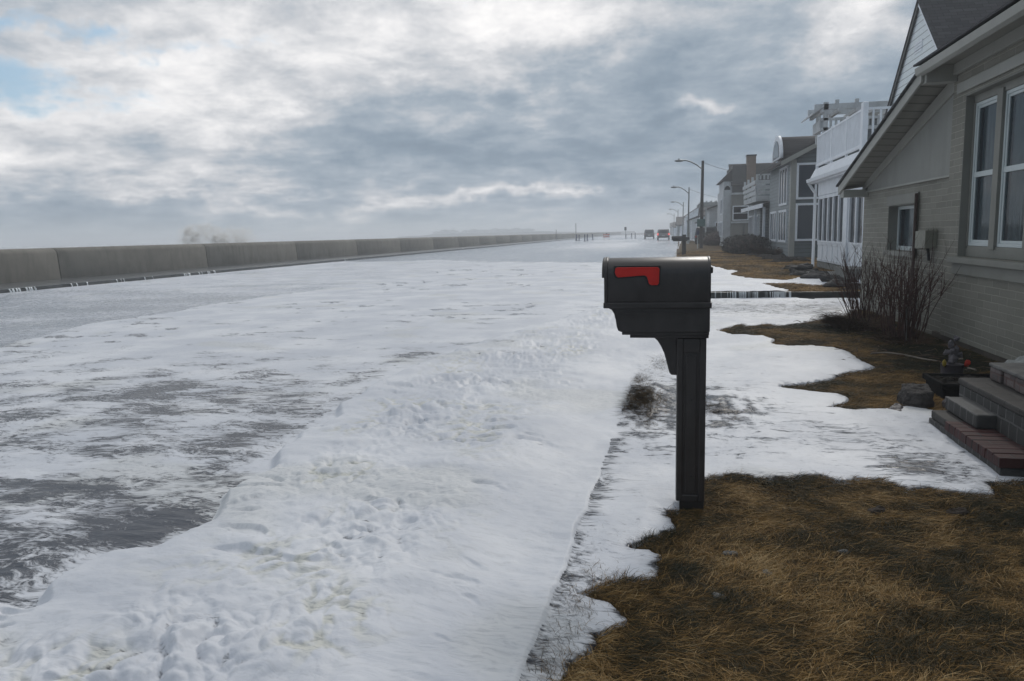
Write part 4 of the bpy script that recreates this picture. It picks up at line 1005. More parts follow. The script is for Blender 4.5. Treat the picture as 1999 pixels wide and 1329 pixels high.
rl.box(GX-.05, GX+.01, 20.4, 26.2, zt_-.05, zt_); rl.box(GX-.05, GX+.01, 20.4, 26.2, zb_-.05, zb_+.03)
for k in range(110):
    y_ = 20.55+5.6*k/110
    rl.box(GX-.035, GX-.005, y_, y_+.022, zb_+.03, zt_-.05)
rl.box(GX, GX+2.3, 20.37, 20.43, zt_-.05, zt_); rl.box(GX, GX+2.3, 20.37, 20.43, zb_-.04, zb_)
for k in range(13): rl.box(GX+.16+.17*k, GX+.20+.17*k, 20.38, 20.42, zb_, zt_-.05)
rl.build('railing', m_white, wh)
# upper storey with street-facing gable
GU = 6.0; ay, az = 21.05, 6.72
MB().prism([(17.95, 3.2), (24.15, 3.2), (24.15, 3.75), (ay, az), (17.95, 3.9)], GU, GU+7, 'x').build('upper_wall', m_whitesid, wh)
MB().slab((GU-.08, ay, az+.02), (GU-.08, 17.0, 2.85+.25), (GU+9, 17.0, 2.85+.25), (GU+9, ay, az+.02), (0, 0, .10)).build('roof', m_shingle, wh)
MB().slab((GU-.08, ay, az+.02), (GU-.08, 24.6, 3.30), (GU+9, 24.6, 3.30), (GU+9, ay, az+.02), (0, 0, .10)).build('far_roof', m_shingle, wh)
rk = MB()
sl1 = ((3.10-az)/(17.0-ay)); 
rk.slab((GU-.06, ay, az-.10), (GU-.06, 17.0, 3.10-.10), (GU-.06, 17.0, 3.10), (GU-.06, ay, az+.01), (.03, 0, 0)); rk.build('rake_trim', m_white, wh)
rk = MB(); rk.slab((GU-.07, ay, az-.10), (GU-.07, 24.6, 3.18), (GU-.07, 24.6, 3.29), (GU-.07, ay, az+.01), (.03, 0, 0)); rk.build('dark_rake', m_darkconc, wh)
vt = MB(); [vt.box(GU-.02, GU-.002, 20.75, 21.35, 5.55+.07*k, 5.59+.07*k) for k in range(4)]; vt.build('gable_vent', m_white, wh)
# concrete stoop
so_ = thing('concrete_stoop', (4.2, 21.5, 0), 'pale concrete stoop at the porch of the white house', 'stoop')
MB().box(3.75, 4.66, 20.7, 22.2, -.1, .20).build('slab', m_conc, so_, .015); MB().box(4.2, 4.7, 19.3, 20.69, .0, .40).build('step', m_conc, so_, .015)
for k, (x, y, r, lab) in enumerate(((3.6, 20.0, .22, 'largest dark rock in the bed before the concrete stoop'), (3.75, 18.6, .2, 'dark rock in the bed nearest the brick house corner'), (3.9, 23.6, .25, 'dark rock left of the concrete stoop under the downspout'), (3.4, 21.5, .16, 'small dark rock in front of the concrete stoop'), (3.5, 17.2, .18, 'low dark rock near the end of the low kerb'))):
    o = MB().blobm((x, y, .13+r*.25), (r*1.3, r*1.2, r*.6), k+50, 12, 8, .4).build('rock', mat('bed_rock%d' % k, (.045, .042, .04), .8, .3, 6, .6, 20, .02)); tag(o, lab, 'rock')
bd_ = MB(); 
for k in range(26): bd_.blobm((3.95+rng.uniform(-.35, .35), 16.5+k*.4, .13), (.25, .3, .07), k+70, 8, 6, .5)
o = bd_.build('planting_bed', mat('dark_mulch', (.022, .018, .014), .95, .4, 12, .8, 40, .02)); tag(o, kind='stuff')

# ------------------------------------------------------------------ grey house
def wall_window(par, face, c, a0, a1, z0, z1, fr=.08, cols=1, rows=1, frame=None, glass=None, name='window'):
    """window on a wall plane; face 'x': wall looks towards -X at X=c, 'y': towards -Y at Y=c"""
    frame = frame or m_white; glass = glass or m_glass; f = MB(); g = MB()
    def bx(mb, u0, u1, v0, v1, d0, d1):
        if face == 'x': mb.box(c-d1, c-d0, u0, u1, v0, v1)
        else: mb.box(u0, u1, c-d1, c-d0, v0, v1)
    bx(f, a0, a0+fr, z0, z1, .0, .05); bx(f, a1-fr, a1, z0, z1, .0, .05); bx(f, a0+fr, a1-fr, z0, z0+fr, .0, .05); bx(f, a0+fr, a1-fr, z1-fr, z1, .0, .05)
    for k in range(1, cols): u = a0+(a1-a0)*k/cols; bx(f, u-fr*.5, u+fr*.5, z0+fr, z1-fr, .0, .045)
    for k in range(1, rows): v = z0+(z1-z0)*k/rows; bx(f, a0+fr, a1-fr, v-fr*.4, v+fr*.4, .0, .04)
    fo_ = f.build(name, frame, par); bx(g, a0+fr, a1-fr, z0+fr, z1-fr, .004, .014); g.build('pane', glass, fo_)
    return fo_
gh = thing('grey_house', (5.3, 38, 0), 'two-storey grey clapboard house with tall paired windows and an arched dormer, beyond the white house', 'house')
GHX, GHY = 5.25, 35.0
MB().prism([(GHX, 0), (GHX+7, 0), (GHX+7, 7.3), (GHX+4.5, 6.55), (GHX, 4.28)], GHY, 42.0, 'y').build('wall', m_greysid, gh)
MB().box(GHX-.03, GHX-.001, GHY+.2, 41.95, 0.02, 4.2).build('front_cladding', m_greyfront, gh)
MB().box(GHX-.05, GHX+.16, GHY-.05, GHY+.22, 0.0, 4.25).build('corner_board', m_sagetrim, gh)
MB().slab((GHX-.5, GHY-.25, 4.10), (GHX-.5, 42.2, 4.10), (GHX+4.6, 42.2, 6.72), (GHX+4.6, GHY-.25, 6.72), (0, 0, .14)).build('roof', m_shingle2, gh)
rk = MB(); rk.slab((GHX-.5, GHY-.27, 3.98), (GHX+4.6, GHY-.27, 6.60), (GHX+4.6, GHY-.27, 6.80), (GHX-.5, GHY-.27, 4.18), (0, -.04, 0)); rk.build('rake_trim', m_sagetrim, gh)
# barrel dormer with an arched window to the street
n_ = 14; ar = [(35.6+.0, 4.4)]+[(36.9-1.25*math.cos(math.pi*k/n_), 4.45+.95*math.sin(math.pi*k/n_)) for k in range(n_+1)]+[(38.2, 4.4)]
MB().prism(ar[1:-1], 4.95, 8.4, 'x', True).build('dormer', m_shingle2, gh)
ar2 = [(36.9-1.33*math.cos(math.pi*k/n_), 4.40+1.06*math.sin(math.pi*k/n_)) for k in range(n_+1)]
MB().prism(ar2, 4.82, 4.948, 'x', True).build('dormer_trim', m_white, gh)
ar3 = [(36.9-1.0*math.cos(math.pi*k/n_), 4.46+.78*math.sin(math.pi*k/n_)) for k in range(n_+1)]
MB().prism(ar3, 4.80, 4.818, 'x').build('arched_pane', m_glass, gh)
wall_window(gh, 'y', GHY-.002, 5.42, 7.0, 2.58, 4.10, .09, 2, 1, m_white, m_glassblue); wall_window(gh, 'y', GHY-.002, 5.42, 7.0, .82, 2.42, .09, 2, 1, m_white, m_glassblue)
wall_window(gh, 'x', GHX-.032, 35.9, 38.3, 2.40, 4.1, .1, 3, 1); wall_window(gh, 'x', GHX-.032, 35.9, 38.3, .75, 2.2, .1, 3, 1); wall_window(gh, 'x', GHX-.032, 39.0, 41.2, .75, 2.2, .1, 3, 1)
# deck pergola on the roof
pgm = m_whited
pg = MB()
for (x, y) in ((5.0, 27.2), (5.0, 28.4)): pg.box(x, x+.14, y, y+.14, 4.2, 5.4)
for k in range(2): pg.box(4.72, 7.4, 27.2+1.2*k, 27.3+1.2*k, 5.16, 5.34)
pg2 = MB()
# ------------------------------------------------------------------ entry wing of the grey house
MB().box(GHX+.6, GHX+6, 42.0, 46.5, 0, 2.9).build('entry_wall', m_greyfront, gh)
MB().box(GHX+.05, GHX+6, 46.5, 53.0, 0, 3.3).build('wing_wall', m_greyfront, gh)
MB().box(GHX+.57, GHX+.598, 42.6, 45.6, .1, 2.4).build('entry_opening', m_roomdark, gh)
MB().slab((GHX-.35, 41.9, 2.55), (GHX-.35, 53.4, 2.55), (GHX+1.2, 53.4, 3.1), (GHX+1.2, 41.9, 3.1), (0, 0, .1)).build('entry_roof', m_shingle2, gh)
MB().box(GHX-.40, GHX-.34, 41.9, 53.4, 2.46, 2.68).build('entry_fascia', m_white, gh)
for y_ in (42.3, 46.3): MB().box(GHX-.3, GHX-.18, y_, y_+.14, .0, 2.5).build('entry_column', m_white, gh)
wall_window(gh, 'x', GHX+.048, 47.2, 49.6, .75, 2.2, .1, 3); wall_window(gh, 'x', GHX+.048, 50.3, 52.5, .75, 2.2, .1, 3)
er = MB(); er.slab((GHX-.32, 42.4, .95), (GHX-.32, 44.6, .45), (GHX-.26, 44.6, .45), (GHX-.26, 42.4, .95), (0, 0, .07)); er.slab((GHX-.32, 42.4, .25), (GHX-.32, 44.6, .02), (GHX-.26, 44.6, .02), (GHX-.26, 42.4, .25), (0, 0, .06))
for k in range(7): y_ = 42.5+.33*k; er.box(GHX-.31, GHX-.27, y_, y_+.05, .2-.1*k*.3, .95-.5*k/6.5)
er.build('entry_railing', m_white, gh)
# white slatted balcony of the grey house, above the entry wing
bl_ = MB(); BX = GHX-.45
for k in range(4): z_ = 2.95+.28*k; bl_.box(BX-.03*k, BX+.06-.03*k, 44.2, 51.0, z_, z_+.19); bl_.box(BX, BX+2.6, 44.15, 44.21, z_, z_+.19)
bl_.box(BX, BX+2.6, 44.25, 51.0, 2.86, 2.94)
for y_ in (44.2, 46.5, 48.8, 50.9): bl_.box(BX-.02, BX+.10, y_, y_+.12, 2.95, 4.3)
for k in range(12): bl_.box(BX+.15+.2*k, BX+.24+.2*k, 44.16, 44.22, 4.02, 4.24)
bl_.box(BX, BX+2.6, 44.14, 44.22, 4.24, 4.31)
bl_.build('balcony', m_whited, gh)
MB().box(GHX+.3, GHX+5, 46.6, 52.6, 3.3, 4.1).build('upper_wall', m_greyfront, gh)
pgo = thing('roof_pergola', (5.3, 27.8, 4.2), 'weathered white timber pergola on the deck of the white house behind the railing', 'pergola')
pg.build('beams', pgm, pgo)
pg2 = MB()
for k in range(5): pg2.box(4.85+.55*k, 4.95+.55*k, 26.95, 28.9, 5.05, 5.158)
for k in range(14): pg2.box(5.2+.16*k, 5.27+.16*k, 27.22, 27.28, 4.62, 4.82); 
pg2.box(4.9, 7.4, 27.2, 27.3, 4.82, 4.9); pg2.box(4.9, 7.4, 27.2, 27.3, 4.50, 4.6); pg2.box(4.9, 5.0, 27.3, 28.5, 4.5, 4.85)
pg2.slab((4.6, 26.9, 4.98), (4.6, 29.0, 4.98), (4.95, 29.0, 5.22), (4.95, 26.9, 5.22), (0, 0, .06))
pg2.build('slats', pgm, pgo)
for x in (5.35, 5.95): MB().box(x, x+.11, 27.2, 27.31, 5.342, 5.46).build('finial', pgm, pgo)

# ------------------------------------------------------------------ taupe house with chimney
th = thing('taupe_house', (4.9, 62, 0), 'large taupe stucco house with a tall brick chimney and dark gabled roof, behind the hedge', 'house')
MB().box(4.75, 12, 60, 67, 0, 3.95).build('wall', m_tansid, th)
MB().box(4.2, 4.748, 60.4, 67, 0, 4.3).build('bay', m_whited, th)
MB().box(4.72, 12.2, 59.9, 59.998, 3.92, 4.06).build('parapet', m_whited, th)
MB().prism([(4.9, 4.06), (12, 4.06), (12, 6.15), (4.9, 6.15)], 61.2, 67, 'y').build('upper_wall', mat('dark_stucco', (.12, .118, .115), .9, .08, 2, .2), th)
MB().slab((4.8, 61.0, 4.6), (12.2, 61.0, 4.6), (12.2, 64, 6.35), (4.8, 64, 6.35), (0, 0, .1)).build('roof', m_shingle2, th)
MB().prism([(4.0, 5.0), (5.0, 5.0), (5.0, 6.0)], 61.3, 66.5, 'y').build('side_roof', m_shingle2, th)
MB().box(4.28, 4.9, 61.4, 66.4, 4.06, 4.99).build('turret_wall', m_whited, th)
MB().box(5.9, 6.55, 60.9, 61.6, 4.0, 6.75).build('chimney', m_chim, th); MB().box(5.86, 6.59, 60.86, 61.64, 6.752, 6.86).build('chimney_cap', m_darkconc, th)
wall_window(th, 'y', 59.995, 4.85, 6.0, 2.02, 3.1, .07, 1, 2); wall_window(th, 'y', 59.995, 6.1, 7.3, 2.02, 3.1, .07, 1, 2)
MB().box(4.75, 12, 59.93, 59.995, 1.82, 1.95).build('string_course', m_whited, th); MB().box(5.64, 5.72, 59.9, 59.99, .1, 1.8).build('drainpipe', m_metal, th)
n_ = 10; MB().prism([(4.55-.22*math.cos(math.pi*k/n_), 4.3+.35*math.sin(math.pi*k/n_)) for k in range(n_+1)], 61.36, 61.398, 'y').build('arched_window', m_glass, th)
wall_window(th, 'x', 4.198, 61, 62.6, .8, 2.0, .1, 2); wall_window(th, 'x', 4.198, 63.4, 65.0, .8, 2.0, .1, 2); wall_window(th, 'x', 4.198, 61, 62.6, 2.5, 3.7, .1, 2)

# ------------------------------------------------------------------ the row of houses fading into the haze
def far_house(x, y, wdt, dep, hw, hr, label, m=m_white, rot=False, wins_=True, mr=None, porch=False):
    t_ = thing('beach_house', (x, y, 0), label, 'house', 'houses along the shore road fading into the haze'); mr = mr or m_shingle2
    if rot:   # ridge runs away from the street, gable towards the street
        MB().prism([(y, 0), (y+dep, 0), (y+dep, hw), (y+dep/2, hr), (y, hw)], x, x+wdt, 'x').build('wall', m, t_)
        for s in (0, 1):
            ya = y-.2 if s == 0 else y+dep+.2
            MB().slab((x-.2, y+dep/2, hr+.02), (x-.2, ya, hw-.1), (x+wdt, ya, hw-.1), (x+wdt, y+dep/2, hr+.02), (0, 0, .12)).build('roof', mr, t_)
    else:
        MB().prism([(x, 0), (x+wdt, 0), (x+wdt, hw), (x+wdt/2, hr), (x, hw)], y, y+dep, 'y').build('wall', m, t_)
        for s in (0, 1):
            xa = x-.3 if s == 0 else x+wdt+.3
            MB().slab((x+wdt/2, y-.2, hr+.02), (xa, y-.2, hw-.1), (xa, y+dep, hw-.1), (x+wdt/2, y+dep, hr+.02), (0, 0, .12)).build('roof', mr, t_)
    if wins_:
        for k in range(2):
            for zz_ in ((.9, 2.1),)+(((3.0, 4.1),) if hw > 3.9 else ()):
                wall_window(t_, 'y', y-.002, x+.5+k*wdt*.42, x+1.6+k*wdt*.42, zz_[0], zz_[1], .1, 1, 2); wall_window(t_, 'x', x-.002, y+.8+k*dep*.45, y+2.2+k*dep*.45, zz_[0], zz_[1], .1, 2)
    if porch:
        MB().slab((x-1.2, y-.1, 2.35), (x-1.2, y+dep, 2.35), (x-.01, y+dep, 2.75), (x-.01, y-.1, 2.75), (0, 0, .1)).build('porch_roof', mr, t_)
        [MB().box(x-1.15, x-1.0, y_, y_+.12, 0, 2.36).build('porch_post', m_whited, t_) for y_ in (y, y+dep-.2)]
    return t_
far_house(3.95, 74.5, 6, 8, 3.3, 4.25, 'pale house with a dark flat-topped roof just left of the taupe house', m_whited, False, True, None, False)
far_house(3.5, 84, 6, 7, 2.2, 2.8, 'low pale green house with a porch behind the utility pole', mat('pale_green_wall', (.22, .30, .27), .7), False, True, None, True)
far_house(4.1, 92, 6.5, 8, 3.0, 4.3, 'tall white house with a gable rising just right of the second lamp post', m_white, True)
far_house(3.3, 103, 6, 8, 2.8, 3.9, 'white house with brown roof behind the second lamp post', m_whited, False, True)
far_house(2.75, 114, 4, 9, 3.3, 4.7, 'tall pale house with a pointed roof and chimney left of the second lamp post', m_white, False, True)
yy = 126
labs = ['pale house fading in the haze, first past the pointed roof', 'hazy house, second past the pointed roof', 'hazy gabled house, third past the pointed roof', 'faint house, fourth past the pointed roof', 'faint gabled house, fifth past the pointed roof',
        'very faint house, sixth past the pointed roof', 'very faint gabled house, seventh past the pointed roof', 'almost vanished house at the far end of the row']
for k, lab in enumerate(labs):
    far_house(2.3-k*.10-.2*(k % 2), yy, 7, 10, 2.1+.25*(k % 3), 3.1+.3*((k*2) % 3), lab, [m_white, m_greyfront, m_whited][k % 3], k % 2 == 1, k < 5); yy += 14+k*1.5

# pergola porch by the low house
pe = thing('porch_pergola', (4.0, 78, 0), 'pale flat-topped pergola on thin posts in front of the pale house', 'pergola')
for x, y in ((3.35, 70), (3.35, 77), (5.7, 70)): MB().box(x, x+.13, y, y+.13, 0, 3.6).build('post', m_whitem, pe)
tp = MB(); tp.box(2.9, 6.1, 69.8, 69.95, 3.55, 3.75); tp.box(2.9, 6.1, 77.1, 77.25, 3.55, 3.75); [tp.box(3.0+.4*k, 3.1+.4*k, 69.6, 77.5, 3.752, 3.86) for k in range(8)]; tp.build('beams', m_whitem, pe)

# ------------------------------------------------------------------ hedges, ornamental grass
def hedge(loc, r, n, label, seed, m, cat='hedge', name='hedge'):
    rr = np.random.default_rng(seed); t_ = thing(name, loc, label, cat)
    core = MB(); core.blobm((loc[0], loc[1], r[2]*.45), (r[0]*.86, r[1]*.86, r[2]*.5), seed, 18, 10, .12); core.build('branches', m_twig, t_)
    u = rr.normal(size=(n, 3)); u /= np.linalg.norm(u, axis=1)[:, None]; k = rr.uniform(.80, 1.10, n)*(1+.30*fbm(u[:, 0]*3, u[:, 1]*3+u[:, 2]*2, 3, seed))
    c = u*k[:, None]; c = np.sign(c)*np.abs(c)**.8
    P_ = np.stack([loc[0]+c[:, 0]*r[0], loc[1]+c[:, 1]*r[1], r[2]*.5+c[:, 2]*r[2]*.55], -1)
    a = rr.normal(size=(n, 3)); a /= np.linalg.norm(a, axis=1)[:, None]; b_ = np.cross(a, u); s = rr.uniform(.03, .07, n)[:, None]
    V = np.stack([P_-a*s, P_+b_*s*.6, P_+a*s, P_-b_*s*.6], 1).reshape(-1, 3)-np.array(loc)
    o = np_mesh('foliage', V, np.arange(4*n).reshape(n, 4), m, False, dict(tone=np.repeat(rr.random(n), 4))); o.parent = t_
    return t_
m_leaf = bpy.data.materials.new('dark_hedge_leaf'); m_leaf.use_nodes = True
t = NT(m_leaf.node_tree); b = t.n['Principled BSDF']; b.inputs['Roughness'].default_value = .7
t.put(b.inputs['Base Color'], t.mix(t.attr('tone'), (.004, .005, .003), (.018, .018, .010)))
hedge((4.15, 43.0, 0), (1.05, 3.4, 1.0), 9000, 'long low dark clipped hedge on the lawn before the grey house entry', 3, m_leaf)
hedge((4.3, 66.0, 0), (1.4, 3.5, 1.25), 5000, 'dark hedge behind the utility pole in front of the taupe house', 4, m_leaf)
og = thing('ornamental_grass', (4.85, 37.6, 0), 'clump of tan ornamental grass at the corner of the grey house', 'ornamental grass')
t3 = tuft(og, (4.85, 37.6, 0.02), (.28, .3), 1.0, 700, 8, m_tuft, 'dry_blades')
bdd = MB(); [bdd.blobm((4.6+rng.uniform(-.5, .5), 30.2+.45*k, .10), (.4, .4, .12), 90+k, 8, 6, .5) for k in range(22)]
o = bdd.build('mulch_bed', bpy.data.materials['dark_mulch']); tag(o, kind='stuff')
MB().box(1.2, 4.6, 56.4, 58.6, .02, .055).build('driveway', m_conc)['kind'] = 'structure'

# ------------------------------------------------------------------ street lamps and utility pole
def lamp(name, x, y, h, arm, label, wood, wire=True):
    t_ = thing(name, (x, y, 0), label, 'street lamp', 'street lamps along the shore road')
    n_ = 10
    MB().tube([(x, y, -.2), (x+.02, y, h*.5), (x+.05, y, h)], [.13 if wood else .085, .115 if wood else .075, .09 if wood else .05], n_).build('pole', m_pole if wood else m_metal, t_)
    ap = [(x, y-.05, h-.55), (x-arm*.25, y-.05, h-.28), (x-arm*.55, y-.05, h-.05), (x-arm*.8, y-.05, h+.06), (x-arm, y-.05, h+.06)]
    MB().tube(ap, .045, 7).build('arm', m_metal, t_)
    lh = MB(); lh.blobm((x-arm-.18, y-.05, h+.05), (.32, .13, .08), 3, 14, 8, .05); lh.tube([(x-arm-.2, y-.05, h+.10), (x-arm-.2, y-.05, h+.2)], .04, 7); lh.build('lamp_head', m_metal, t_)
    return t_
p1 = gz(1368.5, 488); p2 = gz(1343, 478)
L1 = lamp('street_lamp', p1[0], p1[1], 6.05, 1.35, 'tallest brown wooden utility pole carrying a curved lamp arm, nearest the hedge', True)
MB().box(p1[0]-.30, p1[0]+.24, p1[1]-.20, p1[1]-.17, 1.62, 2.12).build('sign', m_green, L1)
MB().tube([(p1[0]-.26, p1[1]-.6, -.05), (p1[0]-.26, p1[1]-.6, 1.05)], .035, 8).build('marker_post', m_whitem)
tag(C.objects['marker_post'], 'thin pale marker post with a dark top beside the wooden utility pole', 'marker post')
MB().box(p1[0]-.34, p1[0]-.18, p1[1]-.65, p1[1]-.55, 1.05, 1.35).build('marker_top', m_bluepost, C.objects['marker_post'])
L2 = lamp('street_lamp', p2[0], p2[1], 5.35, 1.15, 'slim metal street lamp standing just beyond the wooden utility pole', False)
MB().tube([(p2[0], p2[1]-.01, -.1), (p2[0], p2[1]-.01, 1.2)], .13, 10).build('pole_base', m_whitem, L2)
for k, (y_, px_, lab) in enumerate(((112, 1336, 'faint street lamp, third along the row'), (150, 1326, 'very faint street lamp, fourth along the row'), (190, 1318, 'nearly vanished street lamp, fifth along the row'))):
    q = gz(px_, 452+1.5*1386/y_*0+ (1.386*1500/y_)); lamp('street_lamp', q[0], y_, 5.3, 1.2, lab, False)
def wire(a, b_, sag, lab):
    a = np.array(a); b_ = np.array(b_); pts = [a+(b_-a)*s-np.array([0, 0, sag*4*s*(1-s)]) for s in np.linspace(0, 1, 12)]
    o = MB().tube(pts, .013, 4, False).build('power_line', m_black); tag(o, lab, 'power line')
wire((p1[0]+.05, p1[1], 5.95), (5.3, 62.5, 5.75), .08, 'thin wire from the wooden pole to the taupe house')
wire((p2[0]+.05, p2[1], 5.2), (5.2, 78, 4.4), .1, 'thin wire from the metal lamp to the pale house')

# ------------------------------------------------------------------ vehicles seen from behind
def vehicle(name, x, y, wdt, hgt, lng, label, paint, suv=True, lit=False, side=False, rotz=0):
    t_ = thing(name, (0, 0, 0), label, 'car' if name != 'parked_van' else 'van'); hw_ = wdt/2; wr = .36
    # side profile (y', z) extruded across with tumblehome
    if suv: prof_ = [(0, .45), (-.02, .95), (.12, 1.05), (.32, hgt-.06), (.6, hgt), (lng*.55, hgt), (lng*.72, 1.08), (lng-.15, .95), (lng, .75), (lng, .40), (.1, .38)]
    else: prof_ = [(0, .45), (0, .92), (.45, 1.0), (1.0, hgt), (lng*.5, hgt), (lng*.70, .98), (lng-.1, .85), (lng, .4), (.1, .38)]
    def sec(p, s): zf = max(0, (p[1]-.95)/(hgt-.95)); return s*(hw_-.14*zf-.02*(p[1] < .5))
    vs = [(sec(p, -1), p[0], p[1]) for p in prof_]+[(sec(p, 1), p[0], p[1]) for p in prof_]; n = len(prof_)
    b_ = MB(); b_.add(vs, [tuple(range(n)), tuple(range(n, 2*n))[::-1]]+[(i, n+i, n+(i+1) % n, (i+1) % n) for i in range(n)]); b_.build('body', paint, t_, .05, 3)
    g = MB(); g.slab((-hw_+.26, .135, 1.10), (hw_-.26, .135, 1.10), (hw_-.34, .27, hgt-.16), (-hw_+.34, .27, hgt-.16), (0, -.03, .0)); g.build('rear_window', m_glass, t_)
    g = MB()
    for s in (-1, 1):
        g.slab((s*(hw_-.035), .6, 1.06), (s*(hw_-.035), lng*.62, 1.06), (s*(hw_-.125), lng*.52, hgt-.12), (s*(hw_-.125), .75, hgt-.12), (s*.02, 0, 0))
    g.build('side_window', m_glass, t_)
    wm = mat('tyre', (.02, .02, .02), .9, .1) if 'tyre' not in bpy.data.materials else bpy.data.materials['tyre']
    for s in (-1, 1):
        for y_ in (.75, lng-.85):
            wo_ = MB().tube([(s*(hw_-.22), y_, wr), (s*(hw_-.02), y_, wr)], wr, 16).build('wheel', wm, t_); MB().tube([(s*(hw_-.03), y_, wr), (s*(hw_-.005), y_, wr)], .2, 12).build('rim', m_metal, wo_)
    tl = bpy.data.materials.get('tail_light_lit')
    if tl is None:
        tl = mat('tail_light_lit', (.7, .03, .02), .4, .1, 5, 0); bb = tl.node_tree.nodes['Principled BSDF']; bb.inputs['Emission Color'].default_value = (1, .12, .08, 1); bb.inputs['Emission Strength'].default_value = 1.0
    tdk = bpy.data.materials.get('tail_light') or mat('tail_light', (.30, .03, .03), .3, .1, 5, 0)
    for s in (-1, 1): MB().box(s*(hw_-.22), s*(hw_-.04), -.045, .06, .80, 1.08 if lit else .98).build('tail_light', tl if lit else tdk, t_, .01)
    MB().box(-hw_+.06, hw_-.06, -.10, .05, .42, .62).build('bumper', m_black if suv else paint, t_, .03)
    MB().box(-.24, .24, -.115, -.10, .66 if suv else .5, .78 if suv else .62).build('licence_plate', m_whitem, t_)
    if suv: MB().box(-hw_+.3, -hw_+.34, .7, lng*.5, hgt+.02, hgt+.06).box(hw_-.34, hw_-.3, .7, lng*.5, hgt+.02, hgt+.06).build('roof_rail', m_black, t_)
    t_.location = (x, y, -.10); t_.rotation_euler = (0, 0, rotz)
    return t_
pa = mat('grey_car_paint', (.06, .065, .07), .3, .05, 3, 0); pb = mat('silver_car_paint', (.12, .12, .125), .3, .05, 3, 0); pc = mat('black_car_paint', (.03, .032, .035), .35, .05, 3, 0)
q = gz(1272, 464.5, -.1); vehicle('car', q[0]-.1, 146, 1.85, 1.75, 4.6, 'dark grey car driving away, left of the pair in the haze', pa, True, False)
q = gz(1296, 467, -.1); vehicle('car', q[0]-.05, 124, 1.95, 1.72, 4.6, 'lighter grey car with glowing red tail lights, right of the pair in the haze', pb, True, True)
vehicle('car', 3.55, 72.0, 2.05, 1.75, 4.2, 'large black car parked on a driveway behind the wooden utility pole', pc, True, False, rotz=math.radians(-8))

# ------------------------------------------------------------------ posts, barrier, signs on the road
def bp(x, y, z=-.1): return gz(x, y, z)
grp = 'dark blue posts standing in the road water'
for k, (x, y, h, lean, lab) in enumerate(((1125.5, 470, 1.15, 0, 'dark blue post right beside the tallest thin sign pole'), (1130.5, 470.3, 1.1, .02, 'dark blue post, second from the tall thin sign pole'), (1141.5, 471, 1.15, 0, 'dark blue post in the middle of the row of five'),
        (1146.5, 470.5, 1.15, .0, 'dark blue post, second from the right end of the row'), (1157.5, 468.7, 1.15, -.10, 'dark blue leaning post at the right end of the row, nearest the orange barrier'))):
    q = bp(x, y); t_ = thing('post', (q[0], q[1], q[2]), lab, 'post', grp)
    MB().tube([q, q+np.array([lean, 0, h])], .10, 8).build('shaft', m_bluepost, t_); MB().tube([q, q+np.array([0, 0, .05])], .2, 10).build('base', m_black, t_)
for (x, y, h, lab) in ((1086, 468.5, 2.2, 'thin dark sign pole rising against the end of the sea wall'), (1124.5, 470, 3.15, 'tallest thin sign pole left of the blue posts')):
    q = bp(x, y); t_ = thing('sign_pole', tuple(q), lab, 'sign pole'); MB().tube([q, q+np.array([0, 0, h])], .055, 7).build('pole', m_metal, t_); MB().box(q[0]-.1, q[0]+.1, q[1]-.1, q[1]+.1, -.2, .9 if h < 3 else .3).build('base', m_metal, t_)
q = bp(1184, 468.5); t_ = thing('road_barrier', tuple(q), 'red and white striped road barrier on legs standing in the road water', 'barrier')
for s in (-.5, .5): MB().tube([(q[0]+s*.9, q[1]-.3, q[2]), (q[0]+s*.85, q[1], 1.0), (q[0]+s*.9, q[1]+.3, q[2])], .04, 6).build('leg', m_whitem, t_)
for z_ in (.40, .75):
    bb_ = MB().box(q[0]-.62, q[0]+.62, q[1]-.04, q[1]+.04, z_, z_+.24).build('board', m_whitem, t_)
    sp = MB(); [sp.prism([(q[0]-.60+.29*k, z_+.01), (q[0]-.40+.29*k, z_+.01), (q[0]-.34+.29*k, z_+.23), (q[0]-.54+.29*k, z_+.23)], q[1]-.055, q[1]-.041, 'y') for k in range(4)]; sp.build('stripe', m_orange, bb_)
MB().box(q[0]-.12, q[0]+.15, q[1]-.05, q[1]+.05, 1.0, 1.2).build('lamp', m_black, t_)
for k, (x, y, h, lab) in enumerate(((1222, 463, .7, 'faint hazy post, leftmost of the three before the cars'), (1233, 463, .8, 'faint hazy post, middle of the three before the cars'), (1240, 463.2, .9, 'faint hazy post, rightmost of the three before the cars'))):
    q = bp(x, y+2); t_ = thing('post', tuple(q), lab, 'post', 'faint posts in the haze'); MB().tube([q, q+np.array([0, 0, h+.3])], .09, 7).build('shaft', m_bluepost, t_); MB().tube([q, q+np.array([0, 0, .06])], .2, 8).build('base', m_black, t_)
q = bp(1221, 466); t_ = thing('sign_pole', tuple(q), 'faint far sign with a dark plate above the hazy posts', 'sign pole'); MB().tube([q, q+np.array([0, 0, 2.2])], .04, 6).build('pole', m_metal, t_); MB().box(q[0]-.22, q[0]+.22, q[1]-.05, q[1]-.045, 1.6, 2.3).build('plate', m_black, t_)

